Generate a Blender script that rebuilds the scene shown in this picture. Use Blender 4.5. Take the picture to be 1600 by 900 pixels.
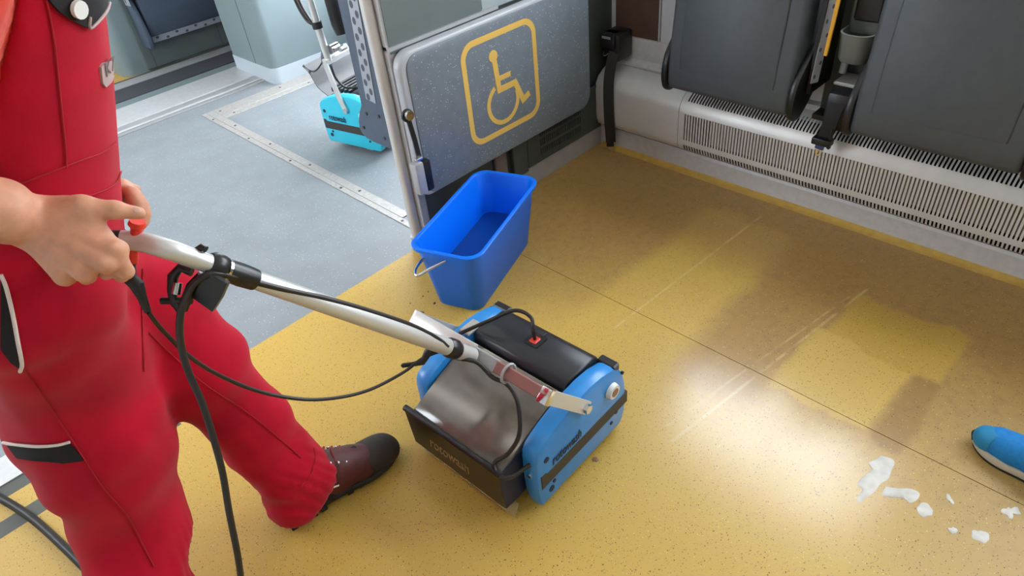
import bpy, bmesh, math, random
import numpy as np
from mathutils import Matrix, Vector
random.seed(7)
for o in list(bpy.data.objects): bpy.data.objects.remove(o)
scene = bpy.context.scene
COL = scene.collection

# ------------------------------------------------------------------ camera
FPX = 1053.85
_a, _b, _c = 2.24636347, .721216099, -.118388528
def _rx(a): return np.array([[1,0,0],[0,math.cos(a),-math.sin(a)],[0,math.sin(a),math.cos(a)]])
def _rz(a): return np.array([[math.cos(a),-math.sin(a),0],[math.sin(a),math.cos(a),0],[0,0,1]])
RC = _rz(_c) @ _rx(_a) @ _rz(_b)            # world -> lens axes (x right, y down, z forward)
CAM = np.array([-2.354, -1.897, 1.55])
cam_data = bpy.data.cameras.new('camera'); cam = bpy.data.objects.new('camera', cam_data); COL.objects.link(cam)
cam_data.sensor_fit = 'HORIZONTAL'; cam_data.sensor_width = 36.0; cam_data.lens = FPX*36/1600
cam_data.clip_start = .02; cam_data.clip_end = 200
m3 = np.stack([RC[0], -RC[1], -RC[2]], axis=1)
mw = Matrix.Identity(4)
for i in range(3):
    for j in range(3): mw[i][j] = m3[i][j]
    mw[i][3] = CAM[i]
cam.matrix_world = mw
scene.camera = cam
def pt(px, py, d):                           # measured point: photo position and distance along the view axis
    return CAM + RC.T @ np.array([(px-800)/FPX*d, (py-450)/FPX*d, d])
def ray(px, py): return RC.T @ np.array([px-800, py-450, FPX])
def onz(px, py, z=0.):
    d = ray(px, py); return CAM + d*((z-CAM[2])/d[2])
def onx(px, py, x=0.):
    d = ray(px, py); return CAM + d*((x-CAM[0])/d[0])
def ony(px, py, y=0.):
    d = ray(px, py); return CAM + d*((y-CAM[1])/d[1])

# ------------------------------------------------------------------ sky, exposure
world = bpy.data.worlds.new('sky'); scene.world = world; world.use_nodes = True
nt = world.node_tree; nt.nodes.clear()
bg = nt.nodes.new('ShaderNodeBackground'); wo = nt.nodes.new('ShaderNodeOutputWorld')
bg.inputs[0].default_value = (.86, .93, 1.0, 1); bg.inputs[1].default_value = 13.0     # bright overcast sky
nt.links.new(bg.outputs[0], wo.inputs[0])
vs = scene.view_settings
vs.view_transform = 'Standard'; vs.look = 'None'; vs.gamma = 1; vs.exposure = -0.06; vs.use_curve_mapping = False
LAMP_STRENGTH = 4.0

# ------------------------------------------------------------------ helpers
W = {}                                        # world matrix of every thing
def thing(name, label, cat, loc=(0,0,0), rotz=0, group=None, kind=None):
    o = bpy.data.objects.new(name, None); COL.objects.link(o)
    o.location = loc; o.rotation_euler = (0,0,rotz); o.empty_display_size = .05
    if label: o['label'] = label
    if cat: o['category'] = cat
    if group: o['group'] = group
    if kind: o['kind'] = kind
    W[o.name] = Matrix.Translation(Vector(loc)) @ Matrix.Rotation(rotz, 4, 'Z')
    return o
def tag(o, label=None, cat=None, group=None, kind=None):
    for k, v in (('label',label),('category',cat),('group',group),('kind',kind)):
        if v: o[k] = v
    return o
def obj(name, bm, mat, parent=None, local=False, smooth=None, label=None):
    """link ONE mesh object; bm is in world space unless local"""
    if parent is not None and not local: bm.transform(W[parent.name].inverted())
    me = bpy.data.meshes.new(name)
    if smooth is not None:
        for f in bm.faces: f.smooth = True
    bm.to_mesh(me); bm.free()
    if smooth is not None and smooth < 179:
        me.set_sharp_from_angle(angle=math.radians(smooth))
    if mat:
        for m in (mat if isinstance(mat, (list,tuple)) else [mat]): me.materials.append(m)
    o = bpy.data.objects.new(name, me); COL.objects.link(o)
    if parent is not None: o.parent = parent; W[o.name] = W[parent.name]
    else: W[o.name] = Matrix.Identity(4)
    if label: o['label'] = label
    return o
def dup(o, parent, M=None, name=None):
    c = o.copy(); COL.objects.link(c); c.parent = parent
    if M is not None: c.matrix_local = M
    W[c.name] = W[parent.name] if parent else Matrix.Identity(4)
    return c
def NB(): return bmesh.new()
def box(bm, x0, x1, y0, y1, z0, z1, M=None):
    vs_ = [bm.verts.new((x,y,z)) for x in (x0,x1) for y in (y0,y1) for z in (z0,z1)]
    fs = [bm.faces.new([vs_[i] for i in f]) for f in ((0,1,3,2),(4,6,7,5),(0,4,5,1),(2,3,7,6),(0,2,6,4),(1,5,7,3))]
    if M is not None: bmesh.ops.transform(bm, matrix=M, verts=vs_)
    return vs_
def rbox(bm, x0, x1, y0, y1, z0, z1, r=.005, seg=2, M=None):
    t = NB(); box(t, x0,x1,y0,y1,z0,z1)
    bmesh.ops.recalc_face_normals(t, faces=t.faces[:])
    bmesh.ops.bevel(t, geom=t.edges[:], offset=r, segments=seg, profile=.5, affect='EDGES')
    if M is not None: t.transform(M)
    merge(bm, t)
def merge(bm, t):
    me = bpy.data.meshes.new('tmp'); t.to_mesh(me); t.free(); bm.from_mesh(me); bpy.data.meshes.remove(me)
def prism(bm, poly, axis, a0, a1, bevel=0, seg=2, M=None):
    """poly of 2D points extruded along axis ('x': poly=(y,z), 'y': poly=(x,z), 'z': poly=(x,y))"""
    t = NB()
    def mk(p, a):
        return {'x':(a,p[0],p[1]), 'y':(p[0],a,p[1]), 'z':(p[0],p[1],a)}[axis]
    A = [t.verts.new(mk(p,a0)) for p in poly]; B = [t.verts.new(mk(p,a1)) for p in poly]
    n = len(poly)
    t.faces.new(A); t.faces.new(B[::-1])
    for i in range(n): t.faces.new((A[i], B[i], B[(i+1)%n], A[(i+1)%n]))
    bmesh.ops.recalc_face_normals(t, faces=t.faces[:])
    if bevel:
        es = [e for e in t.edges if (e.verts[0] in A) == (e.verts[1] in A)]
        bmesh.ops.bevel(t, geom=es, offset=bevel, segments=seg, profile=.5, affect='EDGES')
    if M is not None: t.transform(M)
    merge(bm, t)
def smoothpath(pts, n=8):
    """Catmull-Rom through points"""
    P = [np.array(p, float) for p in pts]; P = [2*P[0]-P[1]] + P + [2*P[-1]-P[-2]]
    out = []
    for i in range(1, len(P)-2):
        for k in range(n):
            t = k/n
            out.append(.5*((2*P[i]) + (-P[i-1]+P[i+1])*t + (2*P[i-1]-5*P[i]+4*P[i+1]-P[i+2])*t*t + (-P[i-1]+3*P[i]-3*P[i+1]+P[i+2])*t**3))
    out.append(P[-2]); return out
def tube(bm, pts, r, n=10, cap=True, flat=None):
    """sweep a circle (or a flat ellipse: flat=(rx,ry,upvector)) along points; r scalar or list"""
    P = [Vector(p) for p in pts]; R = r if isinstance(r,(list,tuple,np.ndarray)) else [r]*len(P)
    up = Vector((0,0,1)) if flat is None else Vector(flat[2])
    rings = []; prev = None
    for i, p in enumerate(P):
        t = (P[min(i+1,len(P)-1)] - P[max(i-1,0)]).normalized()
        if prev is None:
            a = up - t*up.dot(t)
            if a.length < 1e-3: a = Vector((1,0,0)) - t*t.x
        else: a = prev - t*prev.dot(t)
        a.normalize(); prev = a; b = t.cross(a)
        ra, rb = (R[i], R[i]) if flat is None else (flat[1]*R[i], flat[0]*R[i])
        rings.append([bm.verts.new(p + a*(ra*math.cos(2*math.pi*k/n)) + b*(rb*math.sin(2*math.pi*k/n))) for k in range(n)])
    for i in range(len(rings)-1):
        for k in range(n): bm.faces.new((rings[i][k], rings[i][(k+1)%n], rings[i+1][(k+1)%n], rings[i+1][k]))
    if cap: bm.faces.new(rings[0][::-1]); bm.faces.new(rings[-1])
def ribbon(bm, pts, width, thick, side):
    """rectangular strap along points; side = width direction"""
    P = [Vector(p) for p in pts]; s = Vector(side).normalized(); rings = []
    for i, p in enumerate(P):
        t = (P[min(i+1,len(P)-1)] - P[max(i-1,0)]).normalized()
        a = (s - t*s.dot(t)).normalized(); b = t.cross(a)
        rings.append([bm.verts.new(p + a*(sx*width/2) + b*(sy*thick/2)) for sx, sy in ((1,1),(-1,1),(-1,-1),(1,-1))])
    for i in range(len(rings)-1):
        for k in range(4): bm.faces.new((rings[i][k], rings[i][(k+1)%4], rings[i+1][(k+1)%4], rings[i+1][k]))
    bm.faces.new(rings[0][::-1]); bm.faces.new(rings[-1])
def cyl(bm, a, b, r, n=16, r2=None):
    tube(bm, [a, b], [r, r if r2 is None else r2], n)
def ball(bm, c, r, seg=12, M=None):
    m = Matrix.Translation(Vector(c)) @ Matrix.Diagonal((r if isinstance(r,(tuple,list)) else (r,r,r)) + ((1,) if isinstance(r,tuple) else ())).to_4x4() if not isinstance(r,(int,float)) else Matrix.Translation(Vector(c)) @ Matrix.Scale(r,4)
    bmesh.ops.create_uvsphere(bm, u_segments=seg, v_segments=max(6,seg//2+2), radius=1, matrix=m if M is None else M @ m)
def fix(bm): bmesh.ops.recalc_face_normals(bm, faces=bm.faces[:]); return bm
def text_mesh(txt, size, M, depth=.0006, shear=0., bold=0.):
    cu = bpy.data.curves.new('lettering', 'FONT'); cu.body = txt; cu.size = size; cu.extrude = depth; cu.shear = shear; cu.offset = bold
    cu.align_x = 'LEFT'; cu.resolution_u = 3
    to = bpy.data.objects.new('lettering_tmp', cu); COL.objects.link(to)
    dg = bpy.context.evaluated_depsgraph_get(); me = bpy.data.meshes.new_from_object(to.evaluated_get(dg))
    bpy.data.objects.remove(to); bpy.data.curves.remove(cu)
    bm = NB(); bm.from_mesh(me); bpy.data.meshes.remove(me); bm.transform(M); return bm

# ------------------------------------------------------------------ materials
MATS = {}
def srgb(r, g, b):
    f = lambda c: (c/255/12.92) if c/255 <= .04045 else ((c/255+.055)/1.055)**2.4
    return (f(r), f(g), f(b), 1)
def mat(name, col, rough=.5, metal=0., noise=None, bump=None, coat=0., trans=0., alpha=1., spec=.5, emit=None, speck=None, sheen=0., ior=1.5):
    """noise=(scale, amount) colour variation; bump=(scale,strength,dist); speck=(scale,size,colour,...)"""
    m = bpy.data.materials.new(name); m.use_nodes = True; n = m.node_tree.nodes; l = m.node_tree.links
    b = n['Principled BSDF']
    b.inputs['Base Color'].default_value = col; b.inputs['Roughness'].default_value = rough; b.inputs['Metallic'].default_value = metal
    b.inputs['Coat Weight'].default_value = coat; b.inputs['Coat Roughness'].default_value = .12
    b.inputs['Transmission Weight'].default_value = trans; b.inputs['Alpha'].default_value = alpha
    b.inputs['Specular IOR Level'].default_value = spec; b.inputs['Sheen Weight'].default_value = sheen; b.inputs['IOR'].default_value = ior
    if emit: b.inputs['Emission Color'].default_value = emit[0]; b.inputs['Emission Strength'].default_value = emit[1]
    g = n.new('ShaderNodeNewGeometry'); pos = g.outputs['Position']; cur = None
    if noise:
        t = n.new('ShaderNodeTexNoise'); t.inputs['Scale'].default_value = noise[0]; t.inputs['Detail'].default_value = 4
        l.new(pos, t.inputs['Vector'])
        mr = n.new('ShaderNodeMapRange'); mr.inputs[1].default_value = .3; mr.inputs[2].default_value = .7
        mr.inputs[3].default_value = 1-noise[1]; mr.inputs[4].default_value = 1+noise[1]; l.new(t.outputs['Fac'], mr.inputs[0])
        mx = n.new('ShaderNodeVectorMath'); mx.operation = 'SCALE'; mx.inputs[0].default_value = col[:3]; l.new(mr.outputs[0], mx.inputs['Scale'])
        cur = mx.outputs[0]
    for sp in (speck or []):
        v = n.new('ShaderNodeTexVoronoi'); v.inputs['Scale'].default_value = sp[0]; l.new(pos, v.inputs['Vector'])
        lt = n.new('ShaderNodeMath'); lt.operation = 'LESS_THAN'; lt.inputs[1].default_value = sp[1]; l.new(v.outputs['Distance'], lt.inputs[0])
        sx = n.new('ShaderNodeSeparateColor'); l.new(v.outputs['Color'], sx.inputs[0])
        l2 = n.new('ShaderNodeMath'); l2.operation = 'LESS_THAN'; l2.inputs[1].default_value = sp[3]; l.new(sx.outputs[0], l2.inputs[0])
        an = n.new('ShaderNodeMath'); an.operation = 'MULTIPLY'; l.new(lt.outputs[0], an.inputs[0]); l.new(l2.outputs[0], an.inputs[1])
        mx = n.new('ShaderNodeMix'); mx.data_type = 'RGBA'; l.new(an.outputs[0], mx.inputs['Factor'])
        if cur is None: mx.inputs['A'].default_value = col
        else: l.new(cur, mx.inputs['A'])
        mx.inputs['B'].default_value = sp[2]; cur = mx.outputs['Result']
    if cur is not None: l.new(cur, b.inputs['Base Color'])
    if bump:
        t = n.new('ShaderNodeTexNoise'); t.inputs['Scale'].default_value = bump[0]; t.inputs['Detail'].default_value = 3; l.new(pos, t.inputs['Vector'])
        bp = n.new('ShaderNodeBump'); bp.inputs['Strength'].default_value = bump[1]; bp.inputs['Distance'].default_value = bump[2]
        l.new(t.outputs['Fac'], bp.inputs['Height']); l.new(bp.outputs[0], b.inputs['Normal'])
    MATS[name] = m; return m

def floor_material():
    m = bpy.data.materials.new('yellow_speckled_floor'); m.use_nodes = True; N = m.node_tree.nodes; L = m.node_tree.links
    b = N['Principled BSDF']; g = N.new('ShaderNodeNewGeometry')
    def math_(op, a, b_=None, clamp=False):
        x = N.new('ShaderNodeMath'); x.operation = op; x.use_clamp = clamp
        for i, v in enumerate((a, b_)):
            if v is None: continue
            if isinstance(v, (int,float)): x.inputs[i].default_value = v
            else: L.new(v, x.inputs[i])
        return x.outputs[0]
    def noise(scale, detail=3, vec=None):
        t = N.new('ShaderNodeTexNoise'); t.inputs['Scale'].default_value = scale; t.inputs['Detail'].default_value = detail
        L.new(vec or g.outputs['Position'], t.inputs['Vector']); return t.outputs['Fac']
    def ss(v, a, b_):
        r = N.new('ShaderNodeMapRange'); r.interpolation_type = 'SMOOTHSTEP'
        r.inputs[1].default_value = a; r.inputs[2].default_value = b_; L.new(v, r.inputs[0]); return r.outputs[0]
    def mixc(f, a, b_):
        x = N.new('ShaderNodeMix'); x.data_type = 'RGBA'
        L.new(f, x.inputs['Factor'])
        for nm, v in (('A',a),('B',b_)):
            if isinstance(v, tuple): x.inputs[nm].default_value = v
            else: L.new(v, x.inputs[nm])
        return x.outputs['Result']
    s = N.new('ShaderNodeSeparateXYZ'); L.new(g.outputs['Position'], s.inputs[0])
    wob = math_('MULTIPLY', math_('SUBTRACT', noise(9, 4), .5), .10)
    wob2 = math_('MULTIPLY', math_('SUBTRACT', noise(2.2, 2), .5), .10)
    X = math_('ADD', s.outputs[0], wob); Y = math_('ADD', s.outputs[1], wob2)
    X = math_('ADD', X, wob2)
    def rect(x0, x1, y0, y1, e=.05):
        return math_('MULTIPLY', math_('MULTIPLY', ss(X, x0-e, x0+e), math_('SUBTRACT', 1, ss(X, x1-e, x1+e))),
                     math_('MULTIPLY', ss(Y, y0-e, y0+e), math_('SUBTRACT', 1, ss(Y, y1-e, y1+e))))
    def inv(v, k=1.): return math_('SUBTRACT', 1, math_('MULTIPLY', v, k))
    track1 = rect(-1.6, -.20, -1.10, -.72, .04); track2a = rect(-.93, -.60, -1.665, -1.37, .012); track2b = rect(-.62, -.37, -1.745, -1.40, .014); track2 = math_('MAXIMUM', track2a, track2b)
    wetedge = rect(-.95, -.63, -1.755, -1.68, .014)
    streak = math_('MULTIPLY', rect(-1.05, -.25, -1.36, -1.14, .05), .8)
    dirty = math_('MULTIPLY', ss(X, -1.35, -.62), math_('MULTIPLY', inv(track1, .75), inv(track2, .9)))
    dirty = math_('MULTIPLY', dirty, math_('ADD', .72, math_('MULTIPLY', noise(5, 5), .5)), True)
    pale = rect(-1.3, -.6, -3.2, -1.80, .14)
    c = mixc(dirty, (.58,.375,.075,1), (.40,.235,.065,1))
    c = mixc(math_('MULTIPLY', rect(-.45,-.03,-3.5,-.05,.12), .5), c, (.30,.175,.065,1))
    c = mixc(math_('MULTIPLY', pale, .55), c, (.40,.27,.10,1))
    c = mixc(streak, c, (.36,.20,.045,1))
    c = mixc(math_('MULTIPLY', track2b, .5), c, (.45,.26,.03,1))
    c = mixc(math_('MULTIPLY', wetedge, .8), c, (.31,.175,.04,1))
    def line(x0, y0, x1, y1, w_, c, k=.45):          # thin dried suds line left by the scrubber
        sl = (y1-y0)/(x1-x0); dy = math_('ABSOLUTE', math_('SUBTRACT', math_('SUBTRACT', s.outputs[1], math_('MULTIPLY', s.outputs[0], sl)), y0-sl*x0))
        f = math_('MULTIPLY', math_('SUBTRACT', 1, ss(dy, w_*.5, w_)), math_('MULTIPLY', math_('GREATER_THAN', s.outputs[0], min(x0,x1)), math_('LESS_THAN', s.outputs[0], max(x0,x1))))
        return mixc(math_('MULTIPLY', math_('MULTIPLY', f, ss(noise(14,3), .3, .6)), k), c, (.66,.50,.24,1))
    c = line(-.131,-.917,-1.05,-.866,.006,c); c = line(-.331,-1.413,-1.287,-1.278,.006,c); c = line(-.40,-1.385,-1.25,-1.235,.005,c,.35); c = line(-.9,-1.05,-.9001,-1.9,.004,c) if False else c
    c = line(-.17,-.91,-.171,-1.31,.008,c,.4) if False else c
    # grime rims of the scrubbed tracks
    rim = math_('MULTIPLY', ss(noise(30, 5), .45, .7), math_('MULTIPLY', dirty, .35))
    c = mixc(rim, c, (.24,.14,.05,1))
    def spk(scale, size, keep, col, c):
        v = N.new('ShaderNodeTexVoronoi'); v.inputs['Scale'].default_value = scale; L.new(g.outputs['Position'], v.inputs['Vector'])
        sc = N.new('ShaderNodeSeparateColor'); L.new(v.outputs['Color'], sc.inputs[0])
        f = math_('MULTIPLY', math_('LESS_THAN', v.outputs['Distance'], math_('MULTIPLY', math_('ADD', .4, sc.outputs[1]), size)), math_('LESS_THAN', sc.outputs[0], keep))
        return mixc(f, c, col)
    c = spk(150, .18, .50, (.12,.06,.02,1), c); c = spk(220, .19, .50, (.20,.11,.03,1), c); c = spk(180, .15, .25, (.85,.66,.28,1), c)
    L.new(c, b.inputs['Base Color'])
    wet = rect(-1.40, -.93, -1.75, -1.12, .13)
    wetn = math_('MULTIPLY', wet, math_('ADD', .75, math_('MULTIPLY', noise(7, 4), .35)), True)
    ro = N.new('ShaderNodeMapRange'); L.new(wetn, ro.inputs[0]); ro.inputs[3].default_value = .46; ro.inputs[4].default_value = .28
    L.new(ro.outputs[0], b.inputs['Roughness'])
    b.inputs['Specular IOR Level'].default_value = .5
    L.new(math_('MULTIPLY', wetn, .85), b.inputs['Coat Weight']); b.inputs['Coat Roughness'].default_value = .22
    bp = N.new('ShaderNodeBump'); bp.inputs['Strength'].default_value = .12; bp.inputs['Distance'].default_value = .002
    L.new(noise(260, 2), bp.inputs['Height']); L.new(bp.outputs[0], b.inputs['Normal'])
    return m

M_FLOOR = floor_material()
M_GREYFLOOR = mat('grey_speckled_floor', srgb(136,142,146), .45, noise=(6,.08), speck=[(120,.16,srgb(215,220,225),.3),(100,.15,srgb(80,88,95),.25)])
M_SUB = mat('dark_joint', srgb(60,45,25), .8)
M_STRIPE = mat('dark_grey_stripe', srgb(78,80,74), .5, noise=(30,.08))
M_ALU = mat('brushed_aluminium', srgb(205,206,208), .42, .3, noise=(40,.06), bump=(300,.05,.001))
M_ALUSTRIP = mat('pale_aluminium_strip', srgb(178,174,170), .5, .3, noise=(60,.12), bump=(400,.2,.001))
M_ALUDULL = mat('dull_anodised_aluminium', srgb(170,171,172), .42, .3, noise=(25,.06))
M_HEATER = mat('painted_silver_sheet', srgb(212,212,210), .38, .25, noise=(12,.05))
M_FINS = mat('heater_fins', srgb(132,127,118), .6, .1)
M_DARKVOID = mat('dark_interior', srgb(26,25,24), .9)
M_SCREW = mat('dark_screw', srgb(85,82,80), .45, .8)
M_CHROME = mat('chrome', srgb(215,215,218), .15, 1.)
M_PARTGREEN = mat('grey_green_partition', srgb(96,106,106), .45, noise=(8,.06))
M_PARTDARK = mat('dark_grey_green', srgb(62,68,66), .5, noise=(10,.06))
M_PARTLIGHT = mat('light_grey_board', srgb(150,162,166), .45)
M_BROWNPOST = mat('brown_grey_post', srgb(105,92,88), .5)
M_TABLE = mat('speckled_blue_grey_laminate', srgb(112,122,132), .34, noise=(25,.08), speck=[(130,.20,srgb(205,212,220),.22),(100,.15,srgb(160,175,190),.2)])
M_TABLERIM = mat('light_grey_rim', srgb(168,172,178), .35)
M_YELLOW = mat('yellow_print', srgb(222,182,92), .45)
M_SEAT = mat('dark_grey_moulded_seat', srgb(72,78,84), .42, noise=(30,.06), bump=(500,.25,.0008))
M_SEATFAR = mat('blue_grey_moulded_seat', srgb(70,82,98), .42, noise=(30,.06))
M_BLACK = mat('black_plastic', srgb(26,27,29), .35, noise=(40,.1))
M_BLACKRUB = mat('black_rubber', srgb(22,21,21), .5)
M_BELT = mat('black_webbing', srgb(24,24,26), .75, bump=(900,.4,.001))
M_GREYPL = mat('grey_plastic_bin', srgb(110,115,110), .45)
M_PERF = mat('perforated_grey_strip', srgb(150,155,165), .5)
M_DOT = mat('dark_dot', srgb(70,76,84), .6)
M_YELLOWRAIL = mat('yellow_rail', srgb(214,158,30), .45)
M_WOOD = mat('brown_wood_panel', srgb(88,66,56), .5, noise=(14,.2))
M_WHITE = mat('white_panel', srgb(205,210,215), .45)
M_COLUMN = mat('pale_grey_green_column', srgb(120,134,137), .45, noise=(6,.04))
M_SKIRT = mat('pale_skirt', srgb(180,190,197), .4)
M_GRIT = mat('black_grit_strip', srgb(62,64,70), .7, noise=(200,.3))
M_BUCKET = mat('blue_plastic', (.001,.17,.88,1), .36, spec=.25)
M_WATER = mat('bucket_water', (.01,.14,.62,1), .03, trans=.6, ior=1.33)
M_BLUE = mat('machine_blue', srgb(40,132,206), .34, noise=(30,.05), coat=.1)
M_TURQ = mat('machine_turquoise', srgb(40,186,212), .36, coat=.1)
M_BAND = mat('dark_brown_band', srgb(52,46,42), .55)
M_HOOD = mat('black_hood', srgb(34,35,41), .36, noise=(20,.15), bump=(60,.05,.002))
M_TANK = mat('smoky_clear_tank', srgb(100,93,84), .16, noise=(14,.25), coat=.6)
M_TRAY = mat('dark_brown_tray', srgb(38,30,27), .3, noise=(15,.15))
M_APRON = mat('milky_apron', srgb(205,190,150), .4, alpha=.35)
M_GOLD = mat('faded_gold_print', srgb(150,126,84), .6)
M_NAVY = mat('navy_print', srgb(14,24,60), .5)
M_TUBE = mat('satin_aluminium_tube', srgb(206,206,204), .36, .4)
M_RED = mat('red_button', srgb(226,58,40), .4)
M_REDTAPE = mat('dusty_red_tape', srgb(150,100,98), .5)
M_WHITEPL = mat('white_plastic', srgb(226,226,222), .4)
M_RUST = mat('brown_plug', srgb(150,112,84), .6)
M_CABLE = mat('black_cable', srgb(34,29,28), .42)
M_OVERALL = mat('red_workwear_cloth', srgb(180,14,42), .9, noise=(9,.16), bump=(700,.35,.0012), sheen=.10, spec=.15)
M_OVERSEAM = mat('red_seam', srgb(165,14,30), .85)
M_SHIRT = mat('orange_red_shirt', srgb(214,48,14), .9, noise=(60,.06), sheen=.3)
M_SKIN = mat('skin', srgb(208,152,124), .5, noise=(55,.10), bump=(240,.15,.001), spec=.35)
M_NAIL = mat('nail', srgb(206,158,140), .35)
M_HAIR = mat('brown_hair', srgb(60,42,30), .6, noise=(80,.3), bump=(300,.8,.004))
M_BLKCLOTH = mat('black_workwear_cloth', srgb(28,26,30), .9, bump=(700,.3,.001))
M_PIPING = mat('white_piping', srgb(225,210,205), .7)
M_LABEL = mat('pale_badge', srgb(176,152,148), .7)
M_GREYTXT = mat('grey_print', srgb(110,100,98), .7)
M_LEATHER = mat('dark_red_leather', srgb(78,28,28), .55, noise=(60,.25), bump=(250,.4,.002))
M_SOLE = mat('black_sole', srgb(38,35,32), .75, noise=(60,.2))
M_TOECAP = mat('black_toecap', srgb(46,40,36), .65, noise=(80,.25), bump=(300,.4,.002))
M_LACE = mat('dark_lace', srgb(120,52,48), .8)
M_BLUEMESH = mat('blue_mesh_shoe', srgb(14,124,196), .75, noise=(90,.1), bump=(900,.5,.001))
M_BLUEDK = mat('teal_overlay', srgb(24,128,176), .6)
M_PALESOLE = mat('pale_sole', srgb(196,188,172), .6)
M_PUDDLE = mat('sky_white_water', srgb(222,218,210), .35, noise=(45,.12), alpha=.85)  # sky reflection on the puddles, painted in as a whitish colour
M_LEAF = mat('dead_leaf', srgb(84,66,50), .8)
M_GRIME = mat('grime', srgb(60,46,30), .8)
M_WALL = mat('pale_wall', srgb(196,200,200), .5)
M_CEIL = mat('white_ceiling', srgb(225,228,230), .5)
M_LAMP = mat('added_lamp_diffuser', srgb(240,240,235), .5, emit=((1,.97,.92,1), LAMP_STRENGTH))
M_GROUND = mat('platform_paving', srgb(165,162,156), .8, noise=(3,.1))
M_COVE = mat('yellow_cove', (.50,.31,.06,1), .45, noise=(30,.1))
# ------------------------------------------------------------------ the setting
def S(name, bm, m, **k):
    o = obj(name, fix(bm), m, **k); o['kind'] = 'structure'; return o
# floor: dark sub floor that carries the sheets, joints recessed between them
bm = NB(); box(bm, -3.3, .12, -4.5, 5.2, -.08, -.003)
floor = S('floor', bm, M_SUB)
JX = -.905
def sheet(name, x0, x1, y0, y1, m, z0=-.003, z1=0.):
    b = NB(); box(b, x0,x1,y0,y1,z0,z1); return obj(name, fix(b), m, floor)
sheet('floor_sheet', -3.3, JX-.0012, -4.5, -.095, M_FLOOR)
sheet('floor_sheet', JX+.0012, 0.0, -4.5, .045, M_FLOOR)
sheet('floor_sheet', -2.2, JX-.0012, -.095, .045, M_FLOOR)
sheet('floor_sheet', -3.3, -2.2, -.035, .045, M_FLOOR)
sheet('dark_stripe', -3.3, -2.2, -.095, -.035, M_STRIPE)
sheet('dark_stripe', -3.3, -2.35, .045, .10, M_STRIPE)
sheet('aluminium_strip', -3.3, -2.35, .10, .22, M_ALU, z1=.004)
sheet('grey_floor_sheet', -2.35, -1.055, .045, 2.33, M_GREYFLOOR)
sheet('grey_floor_sheet', -3.3, -2.35, .22, 2.33, M_GREYFLOOR)
sheet('grey_floor_sheet', -1.055, .12, .045, 2.33, M_GREYFLOOR)
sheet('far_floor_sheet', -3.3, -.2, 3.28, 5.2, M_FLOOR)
# yellow cove along the side wall
b = NB(); prism(b, [(-.030,0.),(-.030,.0008),(-.018,.002),(-.008,.006),(-.001,.014),(.004,.014),(.004,0.)], 'y', -4.5, -.012)
obj('cove_strip', fix(b), M_COVE, floor, smooth=60)
# threshold of the neighbouring section
thr = [('threshold_groove', 2.33, 2.37, .004, M_ALUDULL), ('threshold_groove', 2.378, 2.40, .006, M_ALU), ('threshold_groove', 2.408, 2.47, .004, M_ALUDULL),
       ('threshold_plate', 2.472, 2.76, .008, M_ALU), ('grey_band', 2.762, 2.86, .006, M_COLUMN), ('grit_strip', 2.865, 3.09, .012, M_GRIT), ('metal_edging', 3.092, 3.20, .018, M_ALUDULL), ('dark_gap', 3.2, 3.28, .001, M_STRIPE)]
bm = NB(); box(bm, -3.3, .12, 2.33, 3.28, -.02, .0005)
th = S('trim_1', bm, M_SUB)
for nm, y0, y1, z, m in thr:
    b = NB(); rbox(b, -3.3, .1, y0, y1, 0, z, .002, 1); obj(nm, fix(b), m, th)
# aluminium strips round the door area, with screws
def strip(name, x0, x1, y0, y1, screws, along):
    b = NB(); rbox(b, x0, x1, y0, y1, 0., .004, .0012, 1); s = S(name, b, M_ALUSTRIP)
    for (sx, sy) in screws:
        b = NB(); cyl(b, (sx,sy,.0035), (sx,sy,.0052), .007, 10); obj('screw_head', fix(b), M_SCREW, s)
    return s
strip('trim_2', -1.058, -1.030, .10, 2.18, [(-1.044,y) for y in (.25,.72,1.18,1.62,2.05)], 'y')
strip('trim_3', -1.028, -.985, .27, 2.18, [(-1.007,y) for y in (.62,1.05,1.45,1.85)], 'y')
strip('trim_4', -.984, -.90, .27, .315, [(-.95,.292)], 'x')
strip('trim_5', -.984, .1, 2.06, 2.18, [(-.96,2.13),(-.55,2.13)], 'x')
strip('trim_6', -.984, .1, 2.00, 2.056, [(-.92,2.03),(-.4,2.03)], 'x')

# side wall (x = .1): skirting, heater recess, ledge, boards, window band, door opening shaped for the light
def wall_with_openings(name, x0, x1, ya, yb, z1, holes, m):
    b = NB(); ys = sorted({ya, yb, *[h[0] for h in holes], *[h[1] for h in holes]})
    for i in range(len(ys)-1):
        c = (ys[i]+ys[i+1])/2; hs = [h for h in holes if h[0] < c < h[1]]
        if not hs: box(b, x0,x1,ys[i],ys[i+1],0,z1)
        else:
            h = hs[0]
            if h[2] > 0: box(b, x0,x1,ys[i],ys[i+1],0,h[2])
            box(b, x0,x1,ys[i],ys[i+1],h[3],z1)
    return S(name, b, m)
ZC = 2.25
WINR = [(-1.75,-.42,.98,1.95), (-3.3,-1.95,.98,1.95), (.30,2.10,.40,2.0)]  # last one: unseen door opening, sill raised to dim the vestibule
WINL = [(.45,1.95,.85,1.95), (3.2,4.8,.95,1.95)]  # unseen; near windows left out and door part closed to cut the light
wall_with_openings('wall_right', .10, .16, -4.5, 5.2, ZC, WINR, M_WHITE)
wall_with_openings('wall_left', -3.36, -3.30, -4.5, 5.2, ZC, WINL, M_WALL)
def ring(name, x0, x1, y0, y1, z0, z1, w=.035):
    b = NB()
    box(b,x0,x1,y0,y0+w,z0,z1); box(b,x0,x1,y1-w,y1,z0,z1); box(b,x0,x1,y0+w,y1-w,z0,z0+w); box(b,x0,x1,y0+w,y1-w,z1-w,z1)
    return S(name, b, M_ALUDULL)
k = 1
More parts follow.
